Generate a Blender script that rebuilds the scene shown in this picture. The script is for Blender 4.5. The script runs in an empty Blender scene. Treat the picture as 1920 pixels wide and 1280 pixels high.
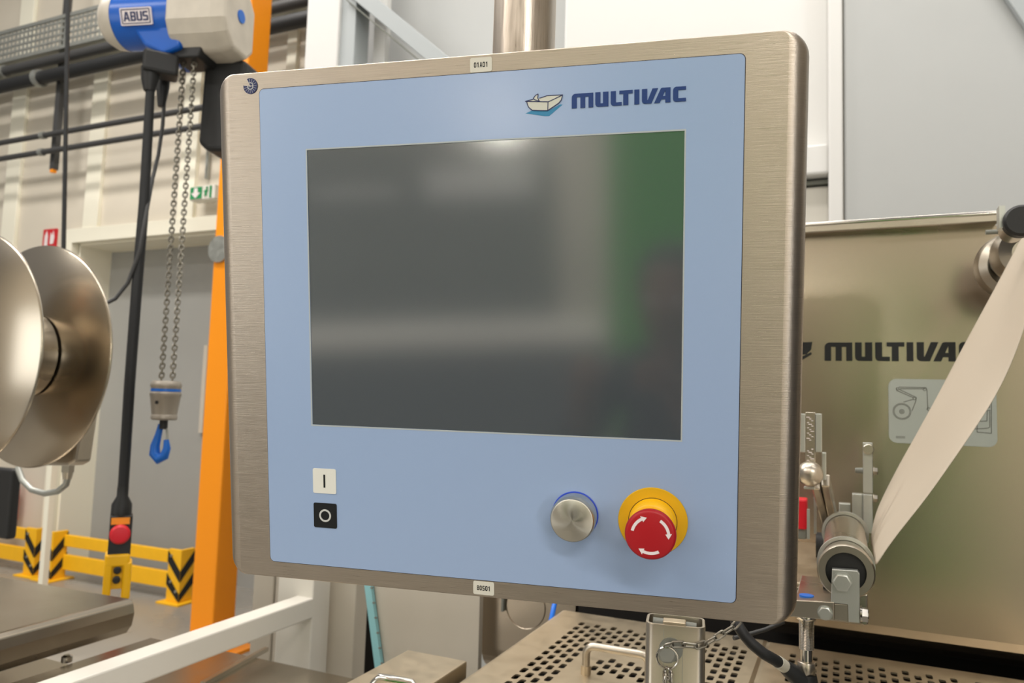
import bpy, bmesh, math, random
from mathutils import Vector as V, Matrix
random.seed(7)
C = bpy.context.scene.collection
S = bpy.context.scene
PI = math.pi
# ------------------------------------------------------------------ camera
F = 1400.0
CAM = V((0, 0, 1.66))
AZ = V((540, 17000, 1400)).normalized()
AY = V((620, -135, 1400)); AY = (AY - AZ * AY.dot(AZ)).normalized()
AX = V((AY.z * AZ.y - AY.y * AZ.z, AY.x * AZ.z - AY.z * AZ.x, AY.y * AZ.x - AY.x * AZ.y))
def c2w(v): return V((AX.dot(v), AY.dot(v), AZ.dot(v)))
def ray(x, y): return c2w(V(((x - 960) / F, (640 - y) / F, 1)))
def D(x, y, d): return CAM + ray(x, y) * d
def onP(x, y, p, n): d = ray(x, y); return CAM + d * ((p - CAM).dot(n) / d.dot(n))
def onX(x, y, v): return onP(x, y, V((v, 0, 0)), V((1, 0, 0)))
def onY(x, y, v): return onP(x, y, V((0, v, 0)), V((0, 1, 0)))
def onZ(x, y, v): return onP(x, y, V((0, 0, v)), V((0, 0, 1)))
cr, cu, cf = c2w(V((1, 0, 0))), c2w(V((0, 1, 0))), c2w(V((0, 0, 1)))
cd = bpy.data.cameras.new('camera'); cam = bpy.data.objects.new('camera', cd); C.objects.link(cam)
cam.matrix_world = Matrix(((cr.x, cu.x, -cf.x, CAM.x), (cr.y, cu.y, -cf.y, CAM.y), (cr.z, cu.z, -cf.z, CAM.z), (0, 0, 0, 1)))
cd.sensor_width = 36; cd.lens = 36 * F / 1920; cd.clip_start = 0.02; cd.clip_end = 100
cd.dof.use_dof = True; cd.dof.focus_distance = 0.70; cd.dof.aperture_fstop = 9.5
S.camera = cam
# ------------------------------------------------------------------ world, lights, exposure
w = bpy.data.worlds.new('world'); S.world = w; w.use_nodes = True
w.node_tree.nodes['Background'].inputs[0].default_value = (1.0, .97, .93, 1)
w.node_tree.nodes['Background'].inputs[1].default_value = 0.34
S.view_settings.view_transform = 'Standard'; S.view_settings.look = 'None'
S.view_settings.gamma = 1; S.view_settings.exposure = -0.43
LIGHTS = [  # x, y, z, size x, size y, power
    (-5.5, 1.6, 6.6, 3.0, .5, 270), (-1.5, .8, 6.6, 3.0, .5, 120), (2.5, .6, 6.6, 3.0, .5, 60),
    (-5.5, -3.2, 6.6, 3.0, .5, 260), (-1.5, -2.6, 5.2, 3.0, .5, 95), (2.5, -3.2, 4.8, 3.0, .5, 220),
    (-3.6, 3.4, 6.6, 3.0, .4, 200), (.2, 2.4, 5.2, 2.4, .3, 50)]
# ------------------------------------------------------------------ helpers
def lin(c):
    return tuple(((v / 255) / 12.92 if v / 255 < .04045 else ((v / 255 + .055) / 1.055) ** 2.4) for v in c) + (1,)
def mat(name, col, rough=.5, metal=0, ior=1.45, grain=None, gscale=(1, 1, 1), gstr=.1, bump=0, colvar=0, alpha=1, trans=0, emit=0, coat=0):
    m = bpy.data.materials.new(name); m.use_nodes = True
    nt = m.node_tree; b = nt.nodes['Principled BSDF']
    c = col if len(col) == 4 else lin(col)
    b.inputs['Base Color'].default_value = c; b.inputs['Roughness'].default_value = rough
    b.inputs['Metallic'].default_value = metal; b.inputs['IOR'].default_value = ior
    b.inputs['Coat Weight'].default_value = coat; b.inputs['Coat Roughness'].default_value = .2
    if trans: b.inputs['Transmission Weight'].default_value = trans
    if emit: b.inputs['Emission Color'].default_value = c; b.inputs['Emission Strength'].default_value = emit
    if grain:
        tc = nt.nodes.new('ShaderNodeTexCoord'); mp = nt.nodes.new('ShaderNodeMapping'); no = nt.nodes.new('ShaderNodeTexNoise')
        mp.inputs['Scale'].default_value = gscale; no.inputs['Scale'].default_value = grain; no.inputs['Detail'].default_value = 2 if not bump else 5
        nt.links.new(tc.outputs['Object'], mp.inputs[0]); nt.links.new(mp.outputs[0], no.inputs['Vector'])
        mr = nt.nodes.new('ShaderNodeMapRange'); mr.inputs['From Min'].default_value = .2; mr.inputs['From Max'].default_value = .8
        mr.inputs['To Min'].default_value = max(0.02, rough - gstr); mr.inputs['To Max'].default_value = rough + gstr
        nt.links.new(no.outputs['Fac'], mr.inputs['Value']); nt.links.new(mr.outputs[0], b.inputs['Roughness'])
        if colvar:
            mx = nt.nodes.new('ShaderNodeMix'); mx.data_type = 'RGBA'
            mx.inputs[6].default_value = tuple(v * (1 - colvar) for v in c[:3]) + (1,)
            mx.inputs[7].default_value = tuple(min(1, v * (1 + colvar)) for v in c[:3]) + (1,)
            m2 = nt.nodes.new('ShaderNodeMapRange'); m2.inputs['From Min'].default_value = .2; m2.inputs['From Max'].default_value = .8
            nt.links.new(no.outputs['Fac'], m2.inputs['Value']); nt.links.new(m2.outputs[0], mx.inputs[0]); nt.links.new(mx.outputs[2], b.inputs['Base Color'])
        if bump:
            bp = nt.nodes.new('ShaderNodeBump'); bp.inputs['Strength'].default_value = bump; bp.inputs['Distance'].default_value = .001
            nt.links.new(no.outputs['Fac'], bp.inputs['Height']); nt.links.new(bp.outputs[0], b.inputs['Normal'])
    return m
class MB:
    def __init__(s): s.v = []; s.f = []; s.sm = []
    def add(s, vs, fs, smooth=False):
        o = len(s.v); s.v += [V(p) for p in vs]
        for f in fs: s.f.append(tuple(i + o for i in f)); s.sm.append(smooth)
        return s
    def box(s, c, d, R=None):
        c = V(c); h = V(d) / 2; R = R or Matrix.Identity(3)
        vs = [c + R @ V((x * h.x, y * h.y, z * h.z)) for x in (-1, 1) for y in (-1, 1) for z in (-1, 1)]
        return s.add(vs, [(0, 1, 3, 2), (4, 6, 7, 5), (0, 4, 5, 1), (2, 3, 7, 6), (0, 2, 6, 4), (1, 5, 7, 3)])
    def bb(s, a, b):
        a = V(a); b = V(b); return s.box((a + b) / 2, [abs(b[i] - a[i]) for i in range(3)])
    def beam(s, p0, p1, wd, ht, up=V((0, 0, 1))):
        p0 = V(p0); p1 = V(p1); x = (p1 - p0).normalized(); y = up.cross(x).normalized(); z = x.cross(y)
        return s.box((p0 + p1) / 2, ((p1 - p0).length, wd, ht), Matrix((x, y, z)).transposed())
    def lathe(s, prof, o, ax, n=28, caps=True, hard=()):
        o = V(o); ax = V(ax).normalized(); t = V((0, 0, 1)) if abs(ax.z) < .9 else V((1, 0, 0))
        u = ax.cross(t).normalized(); v = ax.cross(u)
        vs = []; fs = []
        for r, h in prof:
            vs += [o + ax * h + (u * math.cos(2 * PI * k / n) + v * math.sin(2 * PI * k / n)) * r for k in range(n)]
        for i in range(len(prof) - 1):
            for k in range(n):
                k2 = (k + 1) % n; fs.append((i * n + k, i * n + k2, (i + 1) * n + k2, (i + 1) * n + k))
        s.add(vs, fs, True)
        if caps:
            for i in (0, len(prof) - 1):
                if prof[i][0] > 1e-6: s.add(vs[i * n:(i + 1) * n], [tuple(range(n))[::-1] if i == 0 else tuple(range(n))])
        return s
    def cyl(s, p0, p1, r, n=20, r1=None, b=0):
        p0 = V(p0); p1 = V(p1); L = (p1 - p0).length; r1 = r if r1 is None else r1
        pr = [(r - b, 0), (r, b), (r1, L - b), (r1 - b, L)] if b else [(r, 0), (r1, L)]
        return s.lathe(pr, p0, p1 - p0, n)
    def tube(s, pts, r, n=12, closed=False, caps=True):
        pts = [V(p) for p in pts]; N = len(pts); vs = []; fs = []; u = None
        for i, p in enumerate(pts):
            if closed: t = pts[(i + 1) % N] - pts[i - 1]
            else: t = pts[min(i + 1, N - 1)] - pts[max(i - 1, 0)]
            t.normalize()
            if u is None: u = t.cross(V((0, 0, 1)) if abs(t.z) < .9 else V((1, 0, 0))).normalized()
            u = (u - t * u.dot(t)).normalized(); v = t.cross(u)
            rr = r[i] if isinstance(r, (list, tuple)) else r
            vs += [p + (u * math.cos(2 * PI * k / n) + v * math.sin(2 * PI * k / n)) * rr for k in range(n)]
        for i in range(N if closed else N - 1):
            j = (i + 1) % N
            for k in range(n):
                k2 = (k + 1) % n; fs.append((i * n + k, i * n + k2, j * n + k2, j * n + k))
        s.add(vs, fs, True)
        if caps and not closed: s.add(vs[:n], [tuple(range(n))]); s.add(vs[-n:], [tuple(range(n))])
        return s
    def prism(s, pts, o, x, y, d):   # polygon in frame x,y extruded by vector d
        o = V(o); x = V(x); y = V(y); d = V(d); n = len(pts)
        a = [o + x * p[0] + y * p[1] for p in pts]; b = [p + d for p in a]
        return s.add(a + b, [tuple(range(n)), tuple(range(2 * n - 1, n - 1, -1))] + [(i, (i + 1) % n, n + (i + 1) % n, n + i) for i in range(n)])
    def loft(s, loops, cap0=True, cap1=True, smooth=True):
        n = len(loops[0]); vs = [p for l in loops for p in l]; fs = []
        for i in range(len(loops) - 1):
            for k in range(n):
                k2 = (k + 1) % n; fs.append((i * n + k, i * n + k2, (i + 1) * n + k2, (i + 1) * n + k))
        s.add(vs, fs, smooth)
        if cap0: s.add(loops[0], [tuple(range(n))[::-1]])
        if cap1: s.add(loops[-1], [tuple(range(n))])
        return s
    def build(s, name, m, parent=None, local=False, bevel=0, seg=2, **kw):
        me = bpy.data.meshes.new(name); me.from_pydata([tuple(p) for p in s.v], [], s.f)
        for p, k in zip(me.polygons, s.sm): p.use_smooth = k
        bm = bmesh.new(); bm.from_mesh(me); bmesh.ops.remove_doubles(bm, verts=bm.verts, dist=1e-6)
        bmesh.ops.recalc_face_normals(bm, faces=bm.faces)
        for e in bm.edges:
            if len(e.link_faces) == 2 and e.calc_face_angle(0) > .7: e.smooth = False
        bm.to_mesh(me); bm.free()
        me.materials.append(m); o = bpy.data.objects.new(name, me); C.objects.link(o); attach(o, parent, local)
        if bevel:
            b = o.modifiers.new('bevel', 'BEVEL'); b.width = bevel; b.segments = seg; b.limit_method = 'ANGLE'; b.angle_limit = .6
        return tag(o, **kw)
def attach(o, parent, local=False):
    if parent is not None:
        o.parent = parent
        if not local: o.matrix_parent_inverse = MW[parent.name].inverted()
MW = {}
def tag(o, label=None, cat=None, group=None, kind=None):
    if label: o['label'] = label
    if cat: o['category'] = cat
    if group: o['group'] = group
    if kind: o['kind'] = kind
    return o
def thing(name, label, cat, loc=(0, 0, 0), group=None, M=None):
    o = bpy.data.objects.new(name, None); C.objects.link(o); o.empty_display_size = .05
    o.matrix_world = M if M else Matrix.Translation(V(loc)); MW[o.name] = o.matrix_world.copy()
    return tag(o, label, cat, group)
def poly(name, loops, m, parent, M, ext=.0002, bevel=0):   # flat print: loops of 2d points in frame M
    cu_ = bpy.data.curves.new(name, 'CURVE'); cu_.dimensions = '2D'; cu_.fill_mode = 'BOTH'; cu_.extrude = ext
    for l in loops:
        sp = cu_.splines.new('POLY'); sp.points.add(len(l) - 1)
        for i, p in enumerate(l): sp.points[i].co = (p[0], p[1], 0, 1)
        sp.use_cyclic_u = True
    cu_.materials.append(m); o = bpy.data.objects.new(name, cu_); C.objects.link(o)
    o.parent = parent; o.matrix_parent_inverse = MW[parent.name].inverted(); o.matrix_basis = M; MW[o.name] = M.copy()
    return o
def text(name, body, size, m, parent, M, bold=0, ext=.0001, sx=1):
    cu_ = bpy.data.curves.new(name, 'FONT'); cu_.body = body; cu_.size = size; cu_.align_x = 'CENTER'; cu_.align_y = 'CENTER'
    cu_.extrude = ext; cu_.offset = bold
    cu_.materials.append(m); o = bpy.data.objects.new(name, cu_); C.objects.link(o)
    o.parent = parent; o.matrix_parent_inverse = MW[parent.name].inverted(); o.matrix_basis = M @ Matrix.Diagonal((sx, 1, 1, 1))
    return o
def circ(x, y, r, n=40, a0=0, a1=2 * PI, full=True):
    return [(x + r * math.cos(a0 + (a1 - a0) * k / (n if full else n - 1)), y + r * math.sin(a0 + (a1 - a0) * k / (n if full else n - 1))) for k in range(n)]
def rrect(hw, hh, r, n=6, cx=0, cy=0):
    out = []
    for sx, sy, a in ((1, 1, 0), (-1, 1, PI / 2), (-1, -1, PI), (1, -1, 1.5 * PI)):
        for k in range(n + 1):
            t = a + PI / 2 * k / n; out.append((cx + sx * (hw - r) + r * math.cos(t), cy + sy * (hh - r) + r * math.sin(t)))
    return out
def frame(o, x, z):   # matrix with local x, local z(normal)
    x = V(x).normalized(); z = V(z); z = (z - x * z.dot(x)).normalized(); y = z.cross(x)
    return Matrix(((x.x, y.x, z.x, o[0]), (x.y, y.y, z.y, o[1]), (x.z, y.z, z.z, o[2]), (0, 0, 0, 1)))
def stroke(pts, wd, closed=False):
    """outline loop of a polyline of width wd (2d)"""
    P = [V((p[0], p[1], 0)) for p in pts]; n = len(P); L = []; R_ = []
    for i in range(n):
        a = P[i - 1] if (i > 0 or closed) else None; b = P[(i + 1) % n] if (i < n - 1 or closed) else None
        t = ((P[i] - a).normalized() if a is not None else V()) + ((b - P[i]).normalized() if b is not None else V())
        t.normalize(); q = V((-t.y, t.x, 0)) * wd / 2
        if a is not None and b is not None:
            c_ = max(.5, abs(t.dot((b - P[i]).normalized()))); q = q / c_
        L.append(P[i] + q); R_.append(P[i] - q)
    if closed: return [[(p.x, p.y) for p in L], [(p.x, p.y) for p in R_]]
    return [[(p.x, p.y) for p in L + R_[::-1]]]
def hexbolt(mb, o, ax, r, h):
    o = V(o); ax = V(ax).normalized()
    mb.lathe([(r * 1.12, 0), (r * 1.12, h * .22)], o, ax, 24)
    mb.lathe([(r, h * .22), (r, h * .9), (r * .86, h)], o, ax, 6)
# ------------------------------------------------------------------ materials
m_house = mat('brushed_steel', (190, 178, 164), .33, 1, grain=3, gscale=(9, 700, 9), gstr=.09, bump=.2, colvar=.15)
m_steel = mat('satin_steel', (188, 180, 166), .30, 1, grain=6, gscale=(1, 1, 1), gstr=.06, colvar=.05)
m_steelplate = mat('plate_steel', (176, 164, 148), .26, 1, grain=1.5, gscale=(1.2, 1, 2.5), gstr=.03, colvar=.03)
m_steelsoft = mat('blasted_steel', (200, 186, 162), .42, 1, grain=40, gstr=.05, colvar=.04)
m_polish = mat('polished_steel', (200, 196, 188), .12, 1)
m_disc = mat('spun_steel', (186, 176, 160), .24, 1, grain=2, gstr=.03, colvar=.03)
m_tray = mat('sheet_steel', (170, 160, 145), .24, 1, grain=8, gstr=.05, colvar=.05)
m_blue = mat('membrane_blue', (153, 174, 207), .25, grain=500, gstr=.03, bump=.035, ior=1.5, coat=.22)
m_gap = mat('dark_gap', (38, 34, 44), .6)
m_screen = mat('screen_glass', (74, 81, 86), .115, ior=2.7)
m_navy = mat('navy_print', (22, 56, 116), .4)
m_navy2 = mat('dark_navy_print', (36, 44, 88), .4)
m_cream = mat('cream_print', (205, 205, 192), .45)
m_teal = mat('teal_print', (54, 130, 170), .4)
m_white = mat('white_label', (226, 224, 214), .45)
m_black = mat('black_print', (18, 20, 22), .4)
m_ltgrey = mat('light_grey_print', (200, 200, 196), .45)
m_sticker = mat('sticker_cream', (214, 210, 196), .4)
m_yel = mat('yellow_plastic', (250, 190, 12), .38)
m_yel2 = mat('yellow_disc', (222, 172, 20), .45, grain=400, gstr=.05)
m_red = mat('red_cap', (172, 18, 28), .42, grain=500, gstr=.05)
m_redb = mat('bright_red', (214, 22, 40), .4)
m_whiteink = mat('white_ink', (235, 225, 225), .5)
m_ring = mat('blue_ring', (30, 70, 200), .3)
m_orange = mat('orange_paint', (250, 152, 20), .42)
m_bluep = mat('blue_paint', (14, 92, 190), .28)
m_bluehook = mat('hook_blue', (24, 104, 200), .35)
m_hgrey = mat('hoist_grey', (200, 192, 178), .45, grain=14, gstr=.05, colvar=.12)
m_blackp = mat('black_plastic', (34, 34, 34), .5)
m_rubber = mat('black_rubber', (30, 31, 32), .55)
m_cable = mat('cable_grey', (62, 62, 62), .5)
m_chain = mat('chain_steel', (150, 146, 136), .4, 1)
m_galv = mat('galvanised', (170, 172, 166), .45, .8, grain=30, gstr=.1, colvar=.1)
m_wall = mat('wall_beige', (212, 204, 188), .7, grain=4, gstr=.05, colvar=.02)
m_pil = mat('pilaster_cream', (238, 234, 216), .6)
m_door = mat('door_grey', (158, 158, 154), .55, grain=5, gstr=.03, colvar=.02)
m_floor = mat('floor_concrete', (146, 142, 134), .28, grain=2.0, gstr=.08, colvar=.12)
m_encl = mat('enclosure_grey', (186, 188, 187), .42, grain=6, gstr=.03, colvar=.01)
m_enclw = mat('enclosure_white', (226, 225, 222), .4)
m_enclg = mat('frame_grey', (176, 182, 184), .4)
m_shade = mat('roof_grey', (205, 204, 202), .5)
m_rail = mat('rail_white', (226, 222, 212), .35)
m_raild = mat('post_grey', (120, 122, 114), .5)
m_beige = mat('panel_beige', (196, 188, 174), .5, grain=9, gstr=.03, colvar=.03)
m_acryl = mat('acrylic_edge', (150, 205, 212), .25)
m_ybar = mat('barrier_yellow', (250, 190, 30), .45, grain=12, gstr=.05, colvar=.04)
m_bstripe = mat('barrier_black', (28, 28, 26), .6)
m_film = mat('film_web', (196, 184, 166), .5, grain=3, gscale=(6, 1, 1), gstr=.08, colvar=.03)
m_alu = mat('satin_alu', (196, 198, 192), .38, .85)
m_exit = mat('exit_green', (36, 140, 84), .5)
m_firered = mat('fire_red', (200, 34, 44), .5)
m_green = mat('green_wall', (72, 170, 40), .5)
m_dark = mat('dark_void', (20, 17, 14), .9)  # near-black colour, also stands in for shade in machine gaps
m_counter = mat('counter_grey', (96, 98, 100), .5)
m_lamp = mat('lamp_diffuser', (255, 250, 240), .5, emit=110)
m_hose = mat('blue_hose', (20, 110, 220), .35)
m_cloth = mat('dark_cloth', (26, 24, 28), .8)
m_skin = mat('skin', (120, 84, 66), .5)
m_hair = mat('hair', (30, 24, 20), .6)
X3, Y3, Z3 = V((1, 0, 0)), V((0, 1, 0)), V((0, 0, 1))
# ------------------------------------------------------------------ setting
WY = 4.78
MB().bb((-11, -6.2, -.1), (6.2, 9, 0)).build('floor', m_floor, kind='structure')
wall = MB().bb((-11, WY, 0), (onY(140, 440, WY).x, WY + .2, 7)).bb((onY(140, 440, WY).x, WY, onY(150, 440, WY).z - .02), (-3.2, WY + .2, 7)) \
    .bb((-4.3, WY, 0), (-3.2, WY + .2, onY(150, 440, WY).z - .02)).bb((-3.2, WY, 0), (6, WY + .2, 7)).build('wall_far', m_wall, kind='structure')
MB().bb((-11, -6.2, 0), (6.2, -6, 7)).build('wall_back', m_wall, kind='structure')
MB().bb((6, -6, 0), (6.2, WY, 7)).build('wall_right', m_wall, kind='structure')
for i, (a, b) in enumerate(((12, 37), (163, 190))):   # pale vertical wall strips
    x0, x1 = onY(a, 400, WY).x, onY(b, 400, WY).x
    z0 = 0 if i == 0 else onY(150, 440, WY).z
    MB().bb((x0, WY - .04, z0), (x1, WY, 7)).build('trim_%d' % (i + 1), m_pil, bevel=.004, kind='structure')
x0, x1 = onY(374, 300, WY).x, onY(345, 300, WY).x
MB().bb((x1, WY - .04, onY(150, 440, WY).z), (x0, WY, 7)).build('trim_3', m_pil, kind='structure')
x0, x1 = onY(545, 90, WY).x, onY(562, 90, WY).x
MB().bb((x0, WY - .04, 0), (x1, WY, 7)).build('trim_4', m_pil, kind='structure')
# door: deep frame round a grey sliding leaf
dl, dt = onY(133, 436, WY).x, onY(140, 432, WY).z
di = onY(146, 445, WY).x
MB().bb((dl, WY - .06, 0), (di, WY + .02, dt - .13)).bb((dl, WY - .06, dt - .13), (-3.9, WY + .02, dt)).bb((di, WY + .02, 0), (di + .02, WY + .45, dt)) \
    .bb((di, WY + .02, dt - .15), (-4.3, WY + .45, dt - .12)).build('trim_5', m_pil, bevel=.006, kind='structure')
dr = MB().bb((di - .05, WY + .36, 0), (-4.2, WY + .44, dt - .12)).build('door_1', m_door, kind='structure')
MW[dr.name] = Matrix()
MB().bb((onY(387, 650, WY + .36).x, WY + .33, 1.3), (onY(394, 650, WY + .36).x, WY + .36, 2.1)).build('door_handle', m_beige, dr)

# far barriers on the floor
def barrier_post(p, label, size=.16, h=.42):
    t = thing('barrier_post', label, 'barrier', p, 'yellow and black barrier end posts')
    x, y = p.x, p.y
    MB().bb((x - .12, y - .12, 0), (x + .12, y + .12, .015)).build('base_plate', m_ybar, t, bevel=.003)
    s = size * .86
    c0 = V((x + s / 2, y - s / 2, 0)); wl = c0 + V((-s, 0, 0)); wr = c0 + V((0, s, 0))
    body = MB()
    pl_ = [(wl.x, wl.y), (c0.x, c0.y), (wr.x, wr.y), (wr.x - .03, wr.y), (c0.x - .03, c0.y + .03), (wl.x, wl.y + .03)]
    body.prism(pl_, (0, 0, .015), X3, Y3, (0, 0, h - .015)).build('post_body', m_ybar, t, bevel=.004)
    for k in range(2):
        z1 = h * (.97 - .42 * k); th = .085; dz = .15
        for (a, b) in ((wl, c0), (c0, wr)):
            n_ = (b - a).normalized().cross(Z3)
            za, zb = (z1, z1 - dz) if a is wl else (z1 - dz, z1)
            vs = [V((a.x, a.y, max(.02, za - th))), V((b.x, b.y, max(.02, zb - th))), V((b.x, b.y, zb)), V((a.x, a.y, za))]
            vs = [q + n_ * .002 for q in vs] + [q + n_ * .005 for q in vs]
            MB().add(vs, [(0, 1, 2, 3), (7, 6, 5, 4), (0, 1, 5, 4), (1, 2, 6, 5), (2, 3, 7, 6), (3, 0, 4, 7)]).build('stripe', m_bstripe, t)
    for sx, sz in ((.03, .1), (.09, .17), (.1, .37)):
        MB().cyl((c0.x - sx, c0.y, sz), (c0.x - sx, c0.y - .012, sz), .011, 10).build('bolt', m_galv, t)
bp = [onZ(335, 1128, 0), onZ(108, 1092, 0), onZ(62, 1085, 0)]
bp[1] = V((bp[1].x - .15, bp[0].y - .02, 0)); bp[2] = V((bp[1].x - .26, bp[0].y, 0))
barrier_post(bp[0], 'yellow post with black chevrons at the right end of the rails, nearest the orange column')
barrier_post(bp[1], 'yellow post with black chevrons behind the thin white upright, second from left')
barrier_post(bp[2], 'leftmost yellow post with black chevrons, close to the metal reel')
def rail_pair(xa, xb, y, who):
    for z, h_, nm in ((.335, .10, 'upper'), (.15, .13, 'lower')):
        tag(MB().bb((xa, y - .02, z - h_ / 2), (xb, y + .02, z + h_ / 2)).build('barrier_rail', m_ybar, bevel=.006),
            '%s yellow steel crash rail %s' % (nm, who), 'barrier', 'yellow barrier rails')
rail_pair(bp[1].x + .07, bp[0].x - .07, bp[0].y + .03, 'between the two right-hand chevron posts')
rail_pair(bp[2].x - 1.5, bp[2].x - .07, bp[0].y + .03, 'running left from the leftmost chevron post')

# orange column
cb = onZ(395, 1222, 0)
t = thing('crane_column', 'tall square orange steel crane column behind the left edge of the control panel', 'column', cb)
cw = .195
MB().bb((cb.x - cw / 2, cb.y - cw / 2, .02), (cb.x + cw / 2, cb.y + cw / 2, 6.4)).build('shaft', m_orange, t, bevel=.012, seg=3)
MB().bb((cb.x - .2, cb.y - .2, 0), (cb.x + .2, cb.y + .2, .02)).build('base_plate', m_orange, t)
p = onY(440, 0, cb.y - cw / 2)
zt = onY(440, 15, cb.y - cw / 2).z
MB().bb((cb.x - cw / 2 - .16, cb.y - .09, onY(440, 130, cb.y).z - .1), (cb.x - cw / 2, cb.y + .09, zt)).build('bracket', m_orange, t, bevel=.008)
q = onY(434, 473, cb.y)
MB().cyl((q.x + .0, cb.y - cw / 2 - .02, q.z), (q.x, cb.y - cw / 2, q.z), .09, 24).build('round_disc', m_galv, t)

# cable tray and pipes along the wall
PYW = 4.45
def xrun(a, b, y):  # straight run parallel to the wall through pixel a, from left frame edge to pixel column b
    return onY(a[0], a[1], y), onY(b[0], b[1], y)
A, B = onY(100, 66, PYW), onY(195, 40, PYW)
zt = (A.z + B.z) / 2
t = thing('cable_tray', 'perforated galvanised cable tray running along the wall above the pipes', 'cable tray', (-8, PYW, zt))
for dz, h_ in ((.13, .035), (-.17, .035)):
    MB().bb((-9.5, PYW - .02, zt + dz), (-2.2, PYW, zt + dz + h_)).build('tray_rail', m_galv, t)
mb = MB(); x = -9.5
while x < -2.2:
    mb.bb((x, PYW - .012, zt - .14), (x + .025, PYW - .004, zt + .13)); x += .06
for k in range(4): mb.bb((-9.5, PYW - .013, zt - .09 + k * .06), (-2.2, PYW - .003, zt - .07 + k * .06))
mb.build('perforated_web', m_galv, t, kind='stuff')
MB().bb((-9.5, PYW - .001, zt - .17), (-2.2, WY - .05, zt - .165)).build('tray_shade_base', m_galv, t)  # sheet deepened back to the wall to cast a shadow band below
def pipe(a, y, r, m, label, clamps=(), x1=-2.2):
    P0 = onY(a[0], a[1], y)
    t = thing('pipe', label, 'pipe', (P0.x, y, P0.z), 'dark pipes along the wall')
    MB().cyl((-9.5, y, P0.z), (x1, y, P0.z), r, 16).build('pipe_run', m, t)
    for cx in clamps:
        q = onY(cx, a[1], y); MB().cyl((q.x - .025, y, P0.z), (q.x + .025, y, P0.z), r * 1.35, 16).build('clamp', m_galv, t)
pipe((140, 103), PYW, .045, m_cable, 'uppermost dark pipe just under the perforated cable tray', (10,))
pipe((140, 132), PYW - .03, .06, m_rubber, 'thickest dark pipe, second below the perforated cable tray', (75,))
pipe((160, 240), PYW, .026, m_cable, 'upper of the two thin grey pipes crossing behind the black cables', (82,))
pipe((160, 272), PYW, .026, m_cable, 'lowest thin grey pipe crossing behind the black cables', (79,))
q0, q1 = onY(124, 0, PYW + .07), onY(100, 318, PYW + .07)
t = thing('strut', 'slim galvanised vertical strut carrying the wall pipes', 'strut', q1)
MB().bb((q1.x - .03, PYW + .05, q1.z), (q1.x + .03, PYW + .1, q0.z + .4)).build('channel', m_cable, t)
MB().bb((q1.x - .02, PYW + .05, q1.z - .03), (q1.x + .02, PYW + .09, q1.z)).build('end_cap', m_orange, t)
t = thing('strut', 'short grey strut on the wall above the green exit sign', 'strut', onY(388, 330, WY - .03))
q0, q1 = onY(392, 240, WY - .03), onY(388, 335, WY - .03)
MB().bb((q1.x - .012, WY - .045, q1.z), (q1.x + .012, WY - .02, q0.z + .5)).build('rod', m_galv, t)

# signs
p = onY(377, 358, WY - .1)
t = thing('exit_sign', 'small green and white emergency exit sign on the wall left of the orange column', 'sign', p)
u = .0045
def sgn(px, py): q = onY(px, py, WY - .17); return q
a, b = sgn(353, 376), sgn(402, 344)
MB().bb((a.x, WY - .16, a.z), (b.x, WY - .05, b.z)).build('sign_box', m_white, t, bevel=.01)
W_, H_ = b.x - a.x, b.z - a.z
M = frame(((a.x), WY - .163, a.z), X3, -Y3)
poly('green_field', [[(0.01, .01), (W_ * .5, .01), (W_ * .5, H_ - .01), (.01, H_ - .01)]], m_exit, t, M, .001)
poly('green_edge', [[(W_ * .80, .01), (W_ * .88, .01), (W_ * .88, H_ - .01), (W_ * .80, H_ - .01)]], m_exit, t, M, .001)
M2 = frame(((a.x), WY - .166, a.z), X3, -Y3)
poly('arrow', [[(W_ * .26, H_ * .12), (W_ * .44, H_ * .5), (W_ * .34, H_ * .5), (W_ * .32, H_ * .85), (W_ * .2, H_ * .85), (W_ * .18, H_ * .5), (W_ * .08, H_ * .5)]], m_whiteink, t, M2, .001)
poly('running_figure', [[(W_ * .60, H_ * .15), (W_ * .66, H_ * .3), (W_ * .72, H_ * .15), (W_ * .70, H_ * .45), (W_ * .76, H_ * .62), (W_ * .66, H_ * .68), (W_ * .58, H_ * .55), (W_ * .63, H_ * .45)], circ(W_ * .70, H_ * .78, H_ * .09, 12)], m_exit, t, M2, .001)
a, b = onY(79, 462, WY - .02), onY(106, 428, WY - .02)
t = thing('fire_sign', 'small red fire equipment sign on the wall above the metal reels', 'sign', a)
MB().bb((a.x, WY - .02, a.z - .12), (b.x, WY, b.z)).build('sign_plate', m_firered, t)
W_, H_ = b.x - a.x, b.z - a.z
M = frame((a.x, WY - .022, a.z), X3, -Y3)
poly('flame', [[(W_ * .58, H_ * .1), (W_ * .85, H_ * .12), (W_ * .9, H_ * .5), (W_ * .8, H_ * .9), (W_ * .72, H_ * .6), (W_ * .6, H_ * .8)]], m_whiteink, t, M, .001)
poly('extinguisher', [[(W_ * .15, -.05), (W_ * .4, -.05), (W_ * .4, H_ * .6), (W_ * .3, H_ * .9), (W_ * .15, H_ * .6)]], m_whiteink, t, M, .001)
tag(MB().tube([onY(128 + k * 0 - (k * .9), -20 + k * 50, 2.6) for k in range(11)], .011, 10).build('cable', m_rubber), 'thin black cable hanging straight down at the far left', 'cable')

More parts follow.
